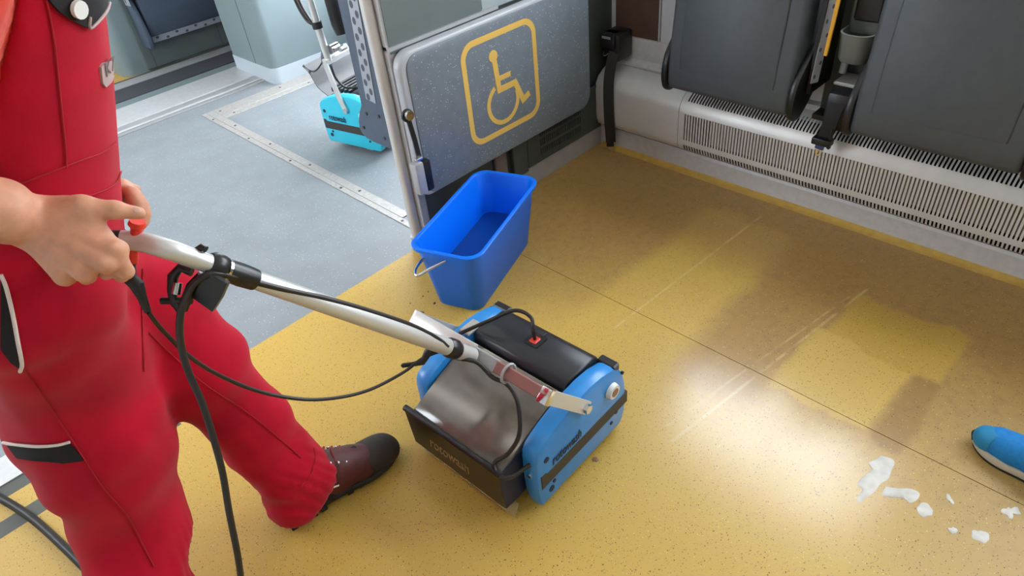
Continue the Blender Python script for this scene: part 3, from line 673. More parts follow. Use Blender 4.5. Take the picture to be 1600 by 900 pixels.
# ------------------------------------------------------------------ scrubbing machines
PROF = [(.004,.018),(.345,.018),(.360,.030),(.370,.055),(.374,.090),(.374,.130),(.370,.175),(.360,.215),(.344,.246),(.315,.268),(.265,.283),(.215,.288),(.165,.285),(.115,.276),(.065,.262),(.034,.250),(.012,.238),(.000,.222),(-.004,.200),(-.006,.110),(-.004,.060),(.0,.035)]
WD = .445
def machine(label, name, loc, rot, blue, tray=True, bail=None, tray_open=False):
    t = thing(name, label, 'scrubber', loc, rot, None)
    L = dict(local=True)
    for side, t0, t1 in ((0,0.,.055),(1,WD-.055,WD)):
        b = NB(); prism(b, PROF, 'y', t0, t1, .014, 2); sp_ = obj('side_plate', fix(b), blue, t, smooth=35, **L)
        to = -.0015 if side == 0 else WD+.0015
        b = NB(); y0, y1 = (to, .012) if side == 0 else (WD-.012, to)
        prism(b, [(.006,.094),(.3745,.094),(.3748,.136),(.030,.136),(.024,.144),(.006,.144)], 'y', y0, y1, .001, 1); obj('dark_band', fix(b), M_BAND, sp_, **L)
        sg = -1 if side == 0 else 1
        b = NB(); cyl(b, (.298,to,.205),(.298,to+sg*.013,.205),.024,20,.021); cp = obj('filler_cap', fix(b), M_WHITEPL, sp_, smooth=40, **L)
        b = NB(); cyl(b, (.298,to+sg*.012,.205),(.298,to+sg*.0145,.205),.013,14); obj('cap_plug', fix(b), M_RUST, sp_, **L)
        for (hx,hz,hr) in ((.030,.190,.009),(.040,.062,.010),(.052,.082,.006),(.300,.070,.006),(.322,.096,.007),(.352,.225,.005)):
            b = NB(); cyl(b, (hx,to+sg*.0008,hz),(hx,to-sg*.006,hz),hr,10); obj('hole_plug', fix(b), M_NAVY, sp_, **L)
        b = NB(); cyl(b, (-.004,t0+.028,.140),(-.009,t0+.028,.140),.007,8); obj('corner_screw', fix(b), M_CHROME, sp_, smooth=40, **L)
        if side == 0:
            b = text_mesh('rotowash', .046, Matrix.Translation((.050,-.0018,.147)) @ Matrix.Rotation(math.radians(90),4,'X') @ Matrix.Scale(.66,4,(1,0,0)), .0005, .2, .0004)
            obj('lettering', b, M_NAVY, sp_, **L)
        b = NB(); rbox(b, .318,.345, (t0 if side==0 else t0-.01)+.004, (t1+.010 if side==0 else t1)-.004, .243,.268,.004,1, ); obj('rear_clip', fix(b), M_BLACK, sp_, **L)
    # inner chassis and rollers
    b = NB(); prism(b, [(.03,.05),(.33,.05),(.34,.20),(.20,.235),(.05,.17)], 'y', .05, WD-.05); obj('chassis', fix(b), M_BLACK, t, **L)
    for rx in (.06,.30):
        b = NB(); cyl(b, (rx,.055,.052),(rx,WD-.055,.052),.050,18); obj('brush_roller', fix(b), M_BAND, t, smooth=40, **L)
    # rear hood: black box with sloping top
    b = NB(); prism(b, [(.175,.205),(.185,.277),(.198,.288),(.300,.284),(.322,.272),(.335,.235),(.335,.15),(.19,.15)], 'y', .058, WD-.058, .006, 2); hd = obj('motor_hood', fix(b), M_HOOD, t, smooth=45, **L)
    b = NB(); prism(b, rrect(.238,.288,.200,.248,.006,2), 'z', .284, .2885); b2 = fix(b); obj('cable_recess', b2, M_DARKVOID, hd, **L)
    b = NB(); rbox(b, .248,.275,.212,.236,.286,.292,.003,1); obj('red_plug', fix(b), M_RED, hd, **L)
    b = NB(); rbox(b, .284,.300,.215,.222,.287,.291,.001,1); obj('recess_tab', fix(b), M_BLACK, hd, **L)
    # front tank and dirt tray
    if not tray_open:
        b = NB(); prism(b, [(.175,.262),(.168,.270),(.120,.262),(.040,.236),(-.030,.206),(-.068,.190),(-.072,.183),(-.060,.180),(.16,.182)], 'y', .060, WD-.060, .004, 2); tk = obj('clear_tank', fix(b), M_TANK, t, smooth=40, **L)
        b = NB(); prism(b, [(-.080,.194),(-.068,.194),(-.064,.182),(-.062,.058),(.02,.054),(.02,.044),(-.066,.044),(-.074,.052),(-.080,.183)], 'y', .058, WD-.040, .002, 1); tr = obj('dirt_tray', fix(b), M_TRAY, t, smooth=40, **L)
        b = NB(); cyl(b, (-.073,.056,.190),(-.073,WD-.036,.190),.009,12); obj('tray_rim', fix(b), M_BLACK, tr, smooth=40, **L)
        b = NB(); prism(b, [(-.078,.190),(-.072,.050),(-.02,.046),(.03,.07),(.03,.21)], 'y', .0565,.0605); obj('tray_end', fix(b), M_NAVY, tr, **L)
        b = text_mesh('rotowash', .056, Matrix.Translation((-.0765,.325,.100)) @ Matrix.Rotation(math.radians(-90),4,'Z') @ Matrix.Rotation(math.radians(87.4),4,'X') @ Matrix.Scale(.70,4,(1,0,0)), .0005, .15, .0002)
        b.transform(Matrix.Translation((-.0022,0,0))); obj('tray_lettering', b, M_GOLD, tr, **L)
        b = NB(); ribbon(b, smoothpath([(-.040,.225,.044),(-.048,.225,.030),(-.054,.225,.014),(-.057,.225,.003)],4), .36,.003,(0,1,0)); obj('splash_apron', fix(b), M_APRON, t, smooth=40, **L)
    else:
        # upright scoop tray above the front
        b = NB(); pts = smoothpath([(.01,.22,.235),(-.050,.22,.275),(-.085,.22,.345),(-.120,.22,.375)],5)
        ribbon(b, pts, WD-.14,.004,(0,1,0)); obj('scoop_tray', fix(b), M_HOOD, t, smooth=40, **L)
        b = NB(); tube(b, smoothpath([(-.12,.075,.378),(-.085,.078,.352),(-.04,.08,.36),(.03,.08,.42),(.05,.08,.47)],5), .004, 8); obj('scoop_wire', fix(b), M_BLACK, t, smooth=40, **L)
        for q in range(5):
            b = NB(); rbox(b, .04+q*.028,.052+q*.028,.07,WD-.07,.262,.286,.003,1); obj('hood_rib', fix(b), M_HOOD, t, **L)
        for hx in (.06,.25):
            b = NB(); prism(b, [(hx-.02,0.),(hx+.02,0.),(hx+.012,.03),(hx-.012,.03)], 'y', .03,.05); obj('rest_foot', fix(b), M_ALUDULL, t, **L)
    return t

MROT = math.radians(2.49); MLOC = (-1.688,-1.157,0)
mc = machine('blue floor scrubbing machine with long silver handle, being pushed over the yellow floor', 'floor_scrubber', MLOC, MROT, M_BLUE)
def ml(s, t_, z): return tuple(Matrix.Translation(MLOC) @ Matrix.Rotation(MROT,4,'Z') @ Vector((s,t_,z)))
# bail: two arms and a cross bar
PIV = (.178,.252); TOPB = (.052,.400)
for tt, nm in ((-.006,'near'),(WD+.006,'far')):
    b = NB(); ribbon(b, [(PIV[0]+.012,tt,PIV[1]-.014),(TOPB[0]-.006,tt,TOPB[1]+.008)], .036,.007,(.66,0,.75)); fix(b); obj('bail_arm', b, M_TUBE, mc, local=True)
    b = NB(); sg = -1 if tt < 0 else 1
    cyl(b, (PIV[0],tt+sg*.003,PIV[1]),(PIV[0],tt+sg*.016,PIV[1]),.013,6); obj('bail_bolt', fix(b), M_CHROME, mc, local=True)
Mbar = Matrix.Translation((TOPB[0],0,TOPB[1])) @ Matrix.Rotation(math.radians(-40),4,'Y')
b = NB(); rbox(b, -.022,.022,.235,WD+.012,-.010,.010,.003,2,Mbar); obj('cross_bar', fix(b), M_TUBE, mc, local=True, smooth=40)
b = NB(); rbox(b, -.015,.015,.004,.235,-.008,.008,.002,1,Mbar); obj('cross_bar_slide', fix(b), M_REDTAPE, mc, local=True)
b = NB(); rbox(b, -.017,.017,.155,.235,-.010,.010,.002,1,Mbar); obj('cross_bar_sleeve', fix(b), M_ALUDULL, mc, local=True)
b = NB(); rbox(b, -.020,.020,-.012,.016,-.012,.012,.003,2,Mbar); obj('cross_bar_end', fix(b), M_CHROME, mc, local=True, smooth=40)
b = NB(); rbox(b, -.030,-.016,.245,.300,.000,.014,.003,1,Mbar); obj('catch_lever', fix(b), M_ALUSTRIP, mc, local=True)
b = NB(); rbox(b, -.012,.010,.232,.246,.009,.018,.002,1,Mbar); obj('catch_block', fix(b), M_BLACK, mc, local=True)
b = NB(); tube(b, [tuple(Mbar @ Vector((.024*math.cos(a*math.pi/8), .118+.004*math.sin(a*math.pi/8), .018*math.sin(a*math.pi/8)))) for a in range(17)], .004, 8, cap=False); obj('cable_ring', fix(b), M_ALUDULL, mc, local=True, smooth=60)
# small silver bracket on the far plate
b = NB(); rbox(b, .165,.225,WD-.058,WD-.02,.280,.290,.003,1); obj('plate_bracket', fix(b), M_ALUSTRIP, mc, local=True)
# handle tube
P_LO = onz(742,557,.40); P_HI = onz(252,386,1.005)
GRIP_D = 1.045
g0 = pt(205,376,1.035); g1 = pt(110,378,1.02); g2 = pt(22,394,1.01)
LO_IN = P_HI + (P_LO-P_HI)*.98
cl0 = P_HI + (P_LO-P_HI)*.10; cl1 = P_HI + (P_LO-P_HI)*.165
b = NB(); tube(b, [tuple(p) for p in smoothpath([g1, g0, P_HI+(P_LO-P_HI)*.012, P_HI+(P_LO-P_HI)*.08, P_HI+(P_LO-P_HI)*.16],6)], .0158, 16); obj('handle_upper_tube', fix(b), M_TUBE, mc, smooth=60)
b = NB(); tube(b, [tuple(P_HI+(P_LO-P_HI)*k) for k in (.12,.5,.90,.985)], [.0160,.0185,.0205,.0200], 18); obj('handle_lower_tube', fix(b), M_TUBE, mc, smooth=60)
b = NB(); tube(b, [tuple(p) for p in smoothpath([g0+(g1-g0)*.15, g1, g2],6)], .0168, 16); obj('grip', fix(b), M_BLACKRUB, mc, smooth=60)
# clamp collar with lever and cable hooks
ax = (P_LO-P_HI)/np.linalg.norm(P_LO-P_HI)
b = NB(); tube(b, [tuple(cl0), tuple(cl0+ax*.006), tuple(cl0+ax*.022), tuple(cl0+ax*.028)], [.018,.022,.022,.018], 18); obj('clamp_collar', fix(b), M_BLACK, mc, smooth=50)
b = NB(); tube(b, [tuple(cl0+ax*.028), tuple(cl0+ax*.033)], [.0205,.0205], 18); obj('clamp_ring', fix(b), M_CHROME, mc, smooth=50)
b = NB(); tube(b, [tuple(cl0+ax*.034), tuple(cl0+ax*.06), tuple(cl1+ax*.035)], [.0195,.0205,.0190], 18); obj('clamp_body', fix(b), M_BLACK, mc, smooth=50)
def cam_off(p, dx, dy, dd=0.): return p + RC.T @ np.array([dx,dy,dd])       # offset right / down / away as seen from the photographer
H = lambda px, py, d: tuple(pt(px,py,d))
D1 = 1.10
b = NB(); tube(b, [H(307,392,D1-.03),H(315,386,D1-.03),H(322,390,D1-.03)], .006, 8); obj('clamp_screw', fix(b), M_BLACK, mc, smooth=50)
b = NB(); ribbon(b, [H(340,432,D1-.02),H(330,455,D1-.01),H(318,474,D1)], .040,.010, RC.T@np.array([1,.35,0])); obj('hook_plate', fix(b), M_BLACK, mc)
b = NB(); tube(b, [H(p[0],p[1],D1) for p in ((300,470),(278,470),(252,470))], .006, 8); obj('hook_foot', fix(b), M_BLACK, mc, smooth=50)
b = NB(); tube(b, [H(*p,D1) for p in ((300,425),(282,418),(270,432),(268,455),(272,472),(284,488))], [.008,.008,.009,.007,.007,.006], 8); obj('hook_arm', fix(b), M_BLACK, mc, smooth=50)
b = NB(); cyl(b, H(275,460,D1-.01), H(278,442,D1-.01), .007, 10); obj('hook_spring', fix(b), M_CHROME, mc, smooth=50)
b = NB(); tube(b, [H(*p,D1) for p in ((316,432),(300,448),(290,470),(286,486))], [.010,.010,.009,.007], 8); obj('hook_stem', fix(b), M_BLACK, mc, smooth=50)
# lower cable hook near the bail
D2 = 1.62
b = NB(); tube(b, [tuple(P_HI+(P_LO-P_HI)*k) for k in (.865,.875,.90,.912)], [.021,.0245,.0245,.021], 16); obj('lower_collar', fix(b), M_BLACK, mc, smooth=50)
b = NB(); tube(b, [H(*p,D2) for p in ((680,538),(668,552),(660,566),(645,569),(630,571),(628,573))], [.013,.010,.008,.006,.006,.005], 8); obj('lower_hook', fix(b), M_BLACK, mc, smooth=50)
# red push button under the thumb
b = NB(); tube(b, [H(213,368,1.03),H(213,356,1.025),H(214,352,1.024),H(215,345,1.02)], [.0085,.0085,.013,.011], 12); obj('red_button', fix(b), M_RED, mc, smooth=50)
b = NB(); tube(b, [H(208,388,1.045),H(209,412,1.05)], [.008,.006], 10); obj('red_switch_base', fix(b), M_RED, mc, smooth=50)
# cord from the switch to the lower hook and along the tube
b = NB(); tube(b, [H(209,412,1.05),H(209,428,1.05),H(204,436,1.05),H(214,445,1.05),H(222,465,1.06),H(231,487,1.07)], [.003,.004,.012,.0115,.0075,.0055], 10); obj('cord_gland', fix(b), M_BLACKRUB, mc, smooth=50)
cord = [H(231,487,1.07),H(255,517,1.12),H(300,560,1.20),H(350,590,1.30),H(410,613,1.38),H(475,624,1.45),H(530,621,1.50),H(580,608,1.55),H(630,582,1.60),H(660,560,1.62),H(690,548,1.62)]
b = NB(); tube(b, smoothpath(cord,6), .0040, 8); obj('thin_cord', fix(b), M_CABLE, mc, smooth=60)
tubecab = [H(290,480,1.09),H(300,448,1.08),H(330,428,1.08)]
for k, off in ((.19,.2),(.30,-.2),(.42,-.7),(.55,-.95),(.70,-1.0),(.80,-.7),(.87,-.2)):
    p = P_HI+(P_LO-P_HI)*k; rr = .016+.005*k
    tubecab.append(tuple(cam_off(p, -off*.30*rr, (off)*rr*.95, -math.sqrt(max(.05,1-off*off))*rr-.0045)))
b = NB(); tube(b, smoothpath(tubecab,6), .0058, 8); obj('tube_cable', fix(b), M_CABLE, mc, smooth=60)
mcab = [H(690,540,1.60),H(712,558,1.60),H(745,566,1.60)]
mcab += [tuple(Matrix.Translation(MLOC) @ Matrix.Rotation(MROT,4,'Z') @ Vector(v)) for v in ((.030,.150,.385),(.040,.112,.375),(.030,.075,.345),(-.005,.045,.290),(-.035,.060,.235),(-.062,.085,.205),(-.075,.060,.190),(-.060,.035,.190),(-.006,.022,.190))]
b = NB(); tube(b, smoothpath(mcab,6), .0055, 8); obj('feed_hose', fix(b), M_CABLE, mc, smooth=60)
rc_ = [ml(*v) for v in ((.262,.224,.288),(.262,.228,.318),(.280,.250,.345),(.270,.300,.350),(.215,.350,.325),(.165,.395,.300),(.130,.415,.290))]
b = NB(); tube(b, smoothpath(rc_,6), .0055, 8); obj('motor_cable', fix(b), M_CABLE, mc, smooth=60)
# power cable hanging from the upper hook
pc = [H(300,448,1.085),H(288,470,1.08),H(281,500,1.08),H(283,540,1.10),H(296,585,1.12),H(316,630,1.14),H(335,690,1.16),H(348,740,1.18),H(358,800,1.20),H(370,860,1.22),H(376,900,1.24),H(382,960,1.28),H(400,1040,1.40)]
b = NB(); tube(b, smoothpath(pc,6), .0060, 10)
pcab = obj('power_cable', fix(b), M_CABLE, None, smooth=60); tag(pcab, 'thick black power cable hanging down from the handle clamp', 'cable')
pc2 = [tuple(v) for v in (onz(-120,730,.02),onz(-40,757,.012),onz(0,778,.0085),onz(45,806,.0085),onz(90,845,.0085),onz(150,905,.0085),onz(220,985,.0085),onz(300,1040,.0085))]
b = NB(); tube(b, smoothpath(pc2,6), .0115, 10)
pcb = obj('floor_cable', fix(b), M_CABLE, None, smooth=60); tag(pcb, 'black cable lying on the floor in the lower left corner', 'cable')

# turquoise machine parked in the vestibule
M2LOC = (*onz(517,230,.0)[:2], .018); M2ROT = math.radians(-77)
m2 = machine('turquoise floor scrubbing machine parked upright in the grey vestibule', 'parked_floor_scrubber', M2LOC, M2ROT, M_TURQ, tray_open=True)
for tt in (-.006,WD+.006):
    b = NB(); ribbon(b, [(.192,tt,.212),(.165,tt,.290),(.135,tt,.445)], .030,.007,(1,0,.2)); obj('bail_arm', fix(b), M_TUBE, m2, local=True)
    b = NB(); cyl(b, (.190,tt-.008,.217),(.190,tt+.008,.217),.015,6); obj('bail_bolt', fix(b), M_CHROME, m2, local=True)
b = NB(); rbox(b, .120,.150,-.010,WD+.01,.435,.465,.004,1); obj('cross_bar', fix(b), M_TUBE, m2, local=True)
b = NB(); tube(b, [(.135,.02,.45),(.122,.020,.60),(.098,.020,1.10)], .017, 14); obj('handle_tube', fix(b), M_TUBE, m2, local=True, smooth=60)
b = NB(); tube(b, [(.122,.02,.60),(.120,.02,.63)], .024, 14); obj('clamp_collar', fix(b), M_BLACK, m2, local=True, smooth=60)
b = NB(); tube(b, [(.185,.10,.555),(.178,.10,.60),(.158,.10,1.05)], [.030,.036,.036], 14); obj('bottle', fix(b), M_BLACK, m2, local=True, smooth=60)
b = NB(); cyl(b, (.15,.03,.50),(.15,.08,.50),.022,12); obj('cross_bolt', fix(b), M_CHROME, m2, local=True, smooth=50)
b = NB(); cyl(b, (.195,.05,.50),(.195,.09,.50),.014,10); obj('cross_bolt', fix(b), M_CHROME, m2, local=True, smooth=50)
for dx in (0,.022):
    b = NB(); tube(b, smoothpath([(.110,.015,.615),(.070+dx,.012,.635),(.035+dx,.010,.71),(.015+dx,.01,.85),(.005+dx,.01,1.05)],5), .0075, 8); obj('hanging_cable', fix(b), M_CABLE, m2, local=True, smooth=60)
b = NB(); tube(b, smoothpath([(.14,.02,.42),(.14,.03,.36),(.17,.05,.31),(.23,.08,.31),(.29,.10,.30)],5), .006, 8); obj('feed_hose', fix(b), M_CABLE, m2, local=True, smooth=60)
b = NB(); ball(b, (.075,.06,.43), (.018,.03,.055), 12); obj('side_float', fix(b), M_SEATFAR, m2, local=True, smooth=60)

# ------------------------------------------------------------------ puddles, leaf, grime
def puddle(label, c, rx, ry, seed, name='sky_white_puddle', rough=.25, n=40, rot=0):
    rnd = random.Random(seed); ph = [rnd.uniform(0,6.28) for _ in range(6)]
    pts = []
    for i in range(n):
        a = 2*math.pi*i/n; k = 1+sum(rough*math.sin((j+2)*a+ph[j])/(j+1.5) for j in range(6))
        x, y = rx*k*math.cos(a), ry*k*math.sin(a); pts.append((c[0]+x*math.cos(rot)-y*math.sin(rot), c[1]+x*math.sin(rot)+y*math.cos(rot)))
    b = NB(); A = [b.verts.new((*p,.0002)) for p in pts]; cc_ = (c[0],c[1]); B = [b.verts.new((cc_[0]+(p[0]-cc_[0])*.9, cc_[1]+(p[1]-cc_[1])*.9, .0014)) for p in pts]
    for i in range(n): b.faces.new((A[i],A[(i+1)%n],B[(i+1)%n],B[i]))
    b.faces.new(B); b.faces.new(A[::-1])
    o = obj(name, fix(b), M_PUDDLE, None, smooth=60); tag(o, label, 'puddle', 'water patches with painted white reflection on the floor'); return o
w = lambda px, py: tuple(onz(px,py,0)[:2])
def puddle_px(label, px):
    P = smoothpath([(*w(*q),0) for q in px]+[(*w(*px[0]),0)],3)[:-1]; n = len(P); c = np.mean(P, axis=0)
    b = NB(); A = [b.verts.new((p[0],p[1],.0002)) for p in P]; B = [b.verts.new((c[0]+(p[0]-c[0])*.93, c[1]+(p[1]-c[1])*.93, .0012)) for p in P]
    for i in range(n): b.faces.new((A[i],A[(i+1)%n],B[(i+1)%n],B[i]))
    b.faces.new(B); b.faces.new(A[::-1]); o = obj('sky_white_puddle', fix(b), M_PUDDLE, None, smooth=60); return tag(o, label, 'puddle', 'water patches with painted white reflection on the floor')
puddle_px('large ragged puddle with painted white reflection, below the dark wet strip', [(1376,712),(1392,716),(1398,723),(1393,735),(1388,748),(1376,756),(1366,769),(1354,777),(1342,786),(1340,777),(1348,765),(1339,757),(1350,744),(1363,733),(1357,723),(1368,718)])
puddle_px('streaky puddle with painted white reflection, right of the large ragged puddle', [(1384,760),(1402,763),(1424,764),(1437,771),(1433,781),(1421,786),(1412,779),(1394,777),(1378,774)])
puddle('round water drop with painted white reflection, just right of the streaky puddle', w(1445,797), .020,.018, 8, rough=.15)
puddle('tiny water drop with painted white reflection nearest the lower frame edge, left one', w(1489,829), .010,.009, 9, rough=.2)
puddle('oval water drop with painted white reflection, lowest of the patches on the right', w(1532,838), .019,.017, 10, rough=.18)
puddle('star-shaped water splash with painted white reflection below the blue shoe', w(1579,800), .017,.015, 11, rough=.5)
puddle('thin water streak with painted white reflection, between the drops and the blue shoe', w(1484,780), .014,.006, 12, rough=.3, rot=1.0)
b = NB(); prism(b, [w(641,499),w(648,492),w(656,487),w(663,488),w(661,493),w(652,498),w(645,502)], 'z', .0003, .003); lf = obj('dead_leaf', fix(b), M_LEAF); tag(lf, 'small dark dead leaf on the floor left of the bucket', 'leaf')
for i, (px,py,r,lab) in enumerate(((679,474,.006,'dark grime speck touching the bottom of the bucket'),(661,463,.0035,'tiny dark speck left of the bucket foot'),(669,456,.003,'tiny dark speck nearest the bucket wall, upper one'),(641,474,.003,'tiny dark speck farthest left of the bucket'),(930,718,.011,'brown water drop beside the blue machine'))):
    puddle(lab, w(px,py), r, r*.7, 20+i, 'grime_speck' if i < 4 else 'brown_drop', .35, 16)
    o = bpy.data.objects[-1] if False else None
for o in COL.objects:
    if o.name.startswith(('grime_speck','brown_drop')):
        o.data.materials.clear(); o.data.materials.append(M_GRIME if o.name.startswith('grime') else M_RUST); o['category'] = 'dirt speck'; o['group'] = 'dirt specks on the floor'
b = NB(); prism(b, [w(331,459),w(340,453),w(343,456),w(337,464),w(330,464)], 'z', .0003, .003); lf = obj('paper_scrap', fix(b), M_STRIPE); tag(lf, 'small grey scrap on the grey floor below the handle', 'scrap')
# ------------------------------------------------------------------ smooth organic surfaces: rounded cones blended in a distance field
def rcone(a, b, ra, rb, k=0.02):
    return ('c', np.array(a,float), np.array(b,float), ra, rb, k)
def sdf_eval(prims, P):
    d = None
    for pr_ in prims:
        _, a, b, ra, rb, k = pr_
        ba = b-a; L2 = float(ba@ba)+1e-12
        h = np.clip(((P-a)@ba)/L2, 0, 1)
        q = np.linalg.norm(P-a-h[:,None]*ba, axis=1) - (ra+(rb-ra)*h)
        if d is None: d = q
        else:
            hh = np.clip(.5+.5*(d-q)/k, 0, 1); d = d*(1-hh)+q*hh - k*hh*(1-hh)
    return d
def surface(fn, lo, hi, cell):
    """surface nets -> bmesh"""
    lo = np.array(lo,float); hi = np.array(hi,float); n = np.ceil((hi-lo)/cell).astype(int)+1
    ax_ = [lo[i]+cell*np.arange(n[i]) for i in range(3)]
    G = np.stack(np.meshgrid(*ax_, indexing='ij'), -1).reshape(-1,3)
    V = np.empty(len(G))
    for i in range(0, len(G), 400000): V[i:i+400000] = fn(G[i:i+400000])
    V = V.reshape(n); ins = V < 0
    c = n-1
    cnt = np.zeros(c, int); acc = np.zeros((*c,3)); 
    offs = [(i,j,k) for i in (0,1) for j in (0,1) for k in (0,1)]
    sl = lambda o: tuple(slice(o[d], o[d]+c[d]) for d in range(3))
    for i0 in range(8):
        for i1 in range(i0+1, 8):
            o0, o1 = np.array(offs[i0]), np.array(offs[i1])
            if np.abs(o0-o1).sum() != 1: continue
            v0, v1 = V[sl(o0)], V[sl(o1)]; cr = (v0<0) != (v1<0)
            t = np.where(cr, v0/np.where(cr, v0-v1, 1), 0)
            for d in range(3): acc[...,d] += np.where(cr, o0[d]+(o1[d]-o0[d])*t, 0)
            cnt += cr
    act = cnt > 0; idx = -np.ones(c, int); idx[act] = np.arange(act.sum())
    cells = np.argwhere(act); verts = lo + (cells + acc[act]/cnt[act][:,None])*cell
    faces = []
    for d in range(3):
        e = [0,0,0]; e[d] = 1
        a_ = ins[tuple(slice(0, n[i]-e[i]) for i in range(3))]; b_ = ins[tuple(slice(e[i], n[i]) for i in range(3))]
        u, v = (d+1)%3, (d+2)%3
        E = np.argwhere(a_ != b_); E = E[(E[:,u]>0)&(E[:,v]>0)&(E[:,u]<c[u])&(E[:,v]<c[v])&(E[:,d]<c[d])]
        du = np.zeros(3,int); du[u]=1; dv = np.zeros(3,int); dv[v]=1
        q = np.stack([idx[tuple((E-du-dv).T)], idx[tuple((E-dv).T)], idx[tuple(E.T)], idx[tuple((E-du).T)]], 1)
        fl = b_[tuple(E.T)]
        q[fl] = q[fl][:,::-1]
        faces.append(q)
    F = np.concatenate(faces); F = F[(F>=0).all(1)]
    me = bpy.data.meshes.new('tmp'); me.from_pydata(verts.tolist(), [], F.tolist()); me.validate()
    bm = NB(); bm.from_mesh(me); bpy.data.meshes.remove(me)
    bmesh.ops.recalc_face_normals(bm, faces=bm.faces[:])
    return bm
def trace_many(fn, pp, d0=.5, d1=2.6):
    pp = np.array(pp, float); u = np.stack([(pp[:,0]-800)/FPX, (pp[:,1]-450)/FPX, np.ones(len(pp))], 1) @ RC
    k = np.linalg.norm(u, axis=1); d = np.full(len(pp), d0); ok = np.zeros(len(pp), bool)
    for _ in range(90):
        a = np.where(~ok & (d < d1))[0]
        if not len(a): break
        v = fn(CAM+u[a]*d[a][:,None]); hit = v < 5e-4; ok[a[hit]] = True; d[a] += np.where(hit, 0, v/k[a]*.8)
    return [CAM+u[i]*d[i] if ok[i] else None for i in range(len(pp))]
def lift_many(fn, H, e):
    idx = [i for i, h in enumerate(H) if h is not None]
    if not idx: return [None]*len(H)
    P = np.array([H[i] for i in idx]); g = np.stack([fn(P+dv)-fn(P-dv) for dv in np.eye(3)*.002], 1); g /= np.linalg.norm(g, axis=1)[:,None]+1e-9
    out = [None]*len(H)
    for j, i in enumerate(idx): out[i] = (P[j]+g[j]*e, g[j])
    return out
def trace(fn, px, py, d0=.3, d1=2.6):
    """first hit of the sight line through a photo position on the surface fn"""
    d = d0; u = RC.T @ np.array([(px-800)/FPX, (py-450)/FPX, 1.]); k = np.linalg.norm(u)
    for _ in range(160):
        v = float(fn((CAM+u*d)[None])[0])
        if v < 4e-4: break
        d += v/k*.8
        if d > d1: return None
    return CAM+u*d
def lift(fn, p, e):
    g = np.array([float(fn((p+dv)[None])[0]-fn((p-dv)[None])[0]) for dv in np.eye(3)*.002]); g /= np.linalg.norm(g)+1e-9
    return p+g*e, g

# ------------------------------------------------------------------ the worker
PHI = math.radians(-18); FW = np.array([math.cos(PHI), math.sin(PHI), 0]); LF = np.array([-math.sin(PHI), math.cos(PHI), 0])
BC = np.array([-2.318,-.595,0])
def bp_(f, l, z): return BC + FW*f + LF*l + np.array([0,0,z])
pers = thing('person', 'worker in red dungarees over an orange shirt, pushing the blue scrubber', 'person', (-2.25,-.62,0))
# trousers and bib
hipR, hipL = bp_(-.005,-.075,.90), bp_(-.005,.075,.90)
def lean(z): return np.maximum(0, (z-.93))*.38
def tp(f, l, z): return bp_(f+float(lean(np.array(z))), l, z)
thiR, kneR, shiR = onz(112,560,.70), onz(160,690,.50), onz(205,812,.27)
thiL, kneL, shiL = onz(225,462,.70), onz(312,575,.50), onz(392,662,.30)
ankR, ankL = onz(232,985,.09), np.array([-2.085,-.662,.110])
torso = [rcone(tp(.008,-.045,.93), tp(.012,-.065,1.36), .128,.122,.06), rcone(tp(.008,.060,.93), tp(.012,.072,1.36), .130,.122,.06), rcone(tp(.02,0,.98), tp(.02,0,1.30), .115,.108,.06)]
legs = [rcone(hipR, thiR, .130,.124,.05), rcone(thiR, kneR, .124,.128,.05), rcone(kneR, shiR, .128,.108,.05), rcone(shiR, ankR, .108,.106,.04), rcone(ankR, ankR+np.array([.012,-.006,-.03]), .106,.112,.03),
        rcone(hipL, thiL, .122,.108,.05), rcone(thiL, kneL, .108,.098,.05), rcone(kneL, shiL, .098,.088,.05), rcone(shiL, ankL, .088,.088,.04), rcone(ankL, ankL+np.array([-.012,.0,-.03]), .088,.094,.03)]
extra = [rcone(onz(40,590,.68), onz(60,680,.55), .05,.055,.06)]
OV = torso+legs+extra
def folds(P):
    x, y, z = P[:,0], P[:,1], P[:,2]
    a = np.sin(38*z+9*x-6*y)*.5+np.sin(55*z-22*x+13*y+1.3)*.35+np.sin(19*z+30*x+25*y)*.4
    lo = np.exp(-((z-.16)/.13)**2)*.0075 + np.exp(-((z-.50)/.10)**2)*.0045 + np.exp(-((z-.84)/.07)**2)*.006 + .0016
    b_ = np.sin(75*z+18*np.sin(12*x+9*y))*np.exp(-((z-.14)/.09)**2)*.004
    return a*lo*1.1 + b_
def ov_solid(P):
    return sdf_eval(OV, P)+folds(P)
def ov(P):
    d = ov_solid(P); f = (P-BC)@FW - lean(P[:,2])
    top = np.clip(1.235+2.6*f, 1.09, 1.40)
    zR = np.where(np.abs(P[:,0]-ankL[0]) < 0, 0, 0)
    d = np.maximum(d, P[:,2]-top)
    # hems: right leg lower, left leg a little higher at the front
    nL = np.linalg.norm(P[:,:2]-ankL[:2], axis=1) < np.linalg.norm(P[:,:2]-ankR[:2], axis=1)
    hemL = .062+.10*np.clip((P[:,0]-ankL[0])/.10,-.45,1)*.5
    hem = np.where(nL, hemL, .035)
    return np.maximum(d, hem-P[:,2])
bm = surface(ov, (-2.70,-1.0,.03), (-1.90,-.30,1.44), .0085)
bmesh.ops.smooth_vert(bm, verts=bm.verts[:], factor=.4, use_axis_x=True, use_axis_y=True, use_axis_z=True)
ovo = obj('dungarees', bm, M_OVERALL, pers, smooth=180, label='red work dungarees')
def on_surf(pts, e=.0025, fn=ov, n=6):
    pp = smoothpath([(p[0],p[1],0) for p in pts], n)
    return [tuple(q[0]) for q in lift_many(fn, trace_many(fn, [p[:2] for p in pp]), e) if q is not None]
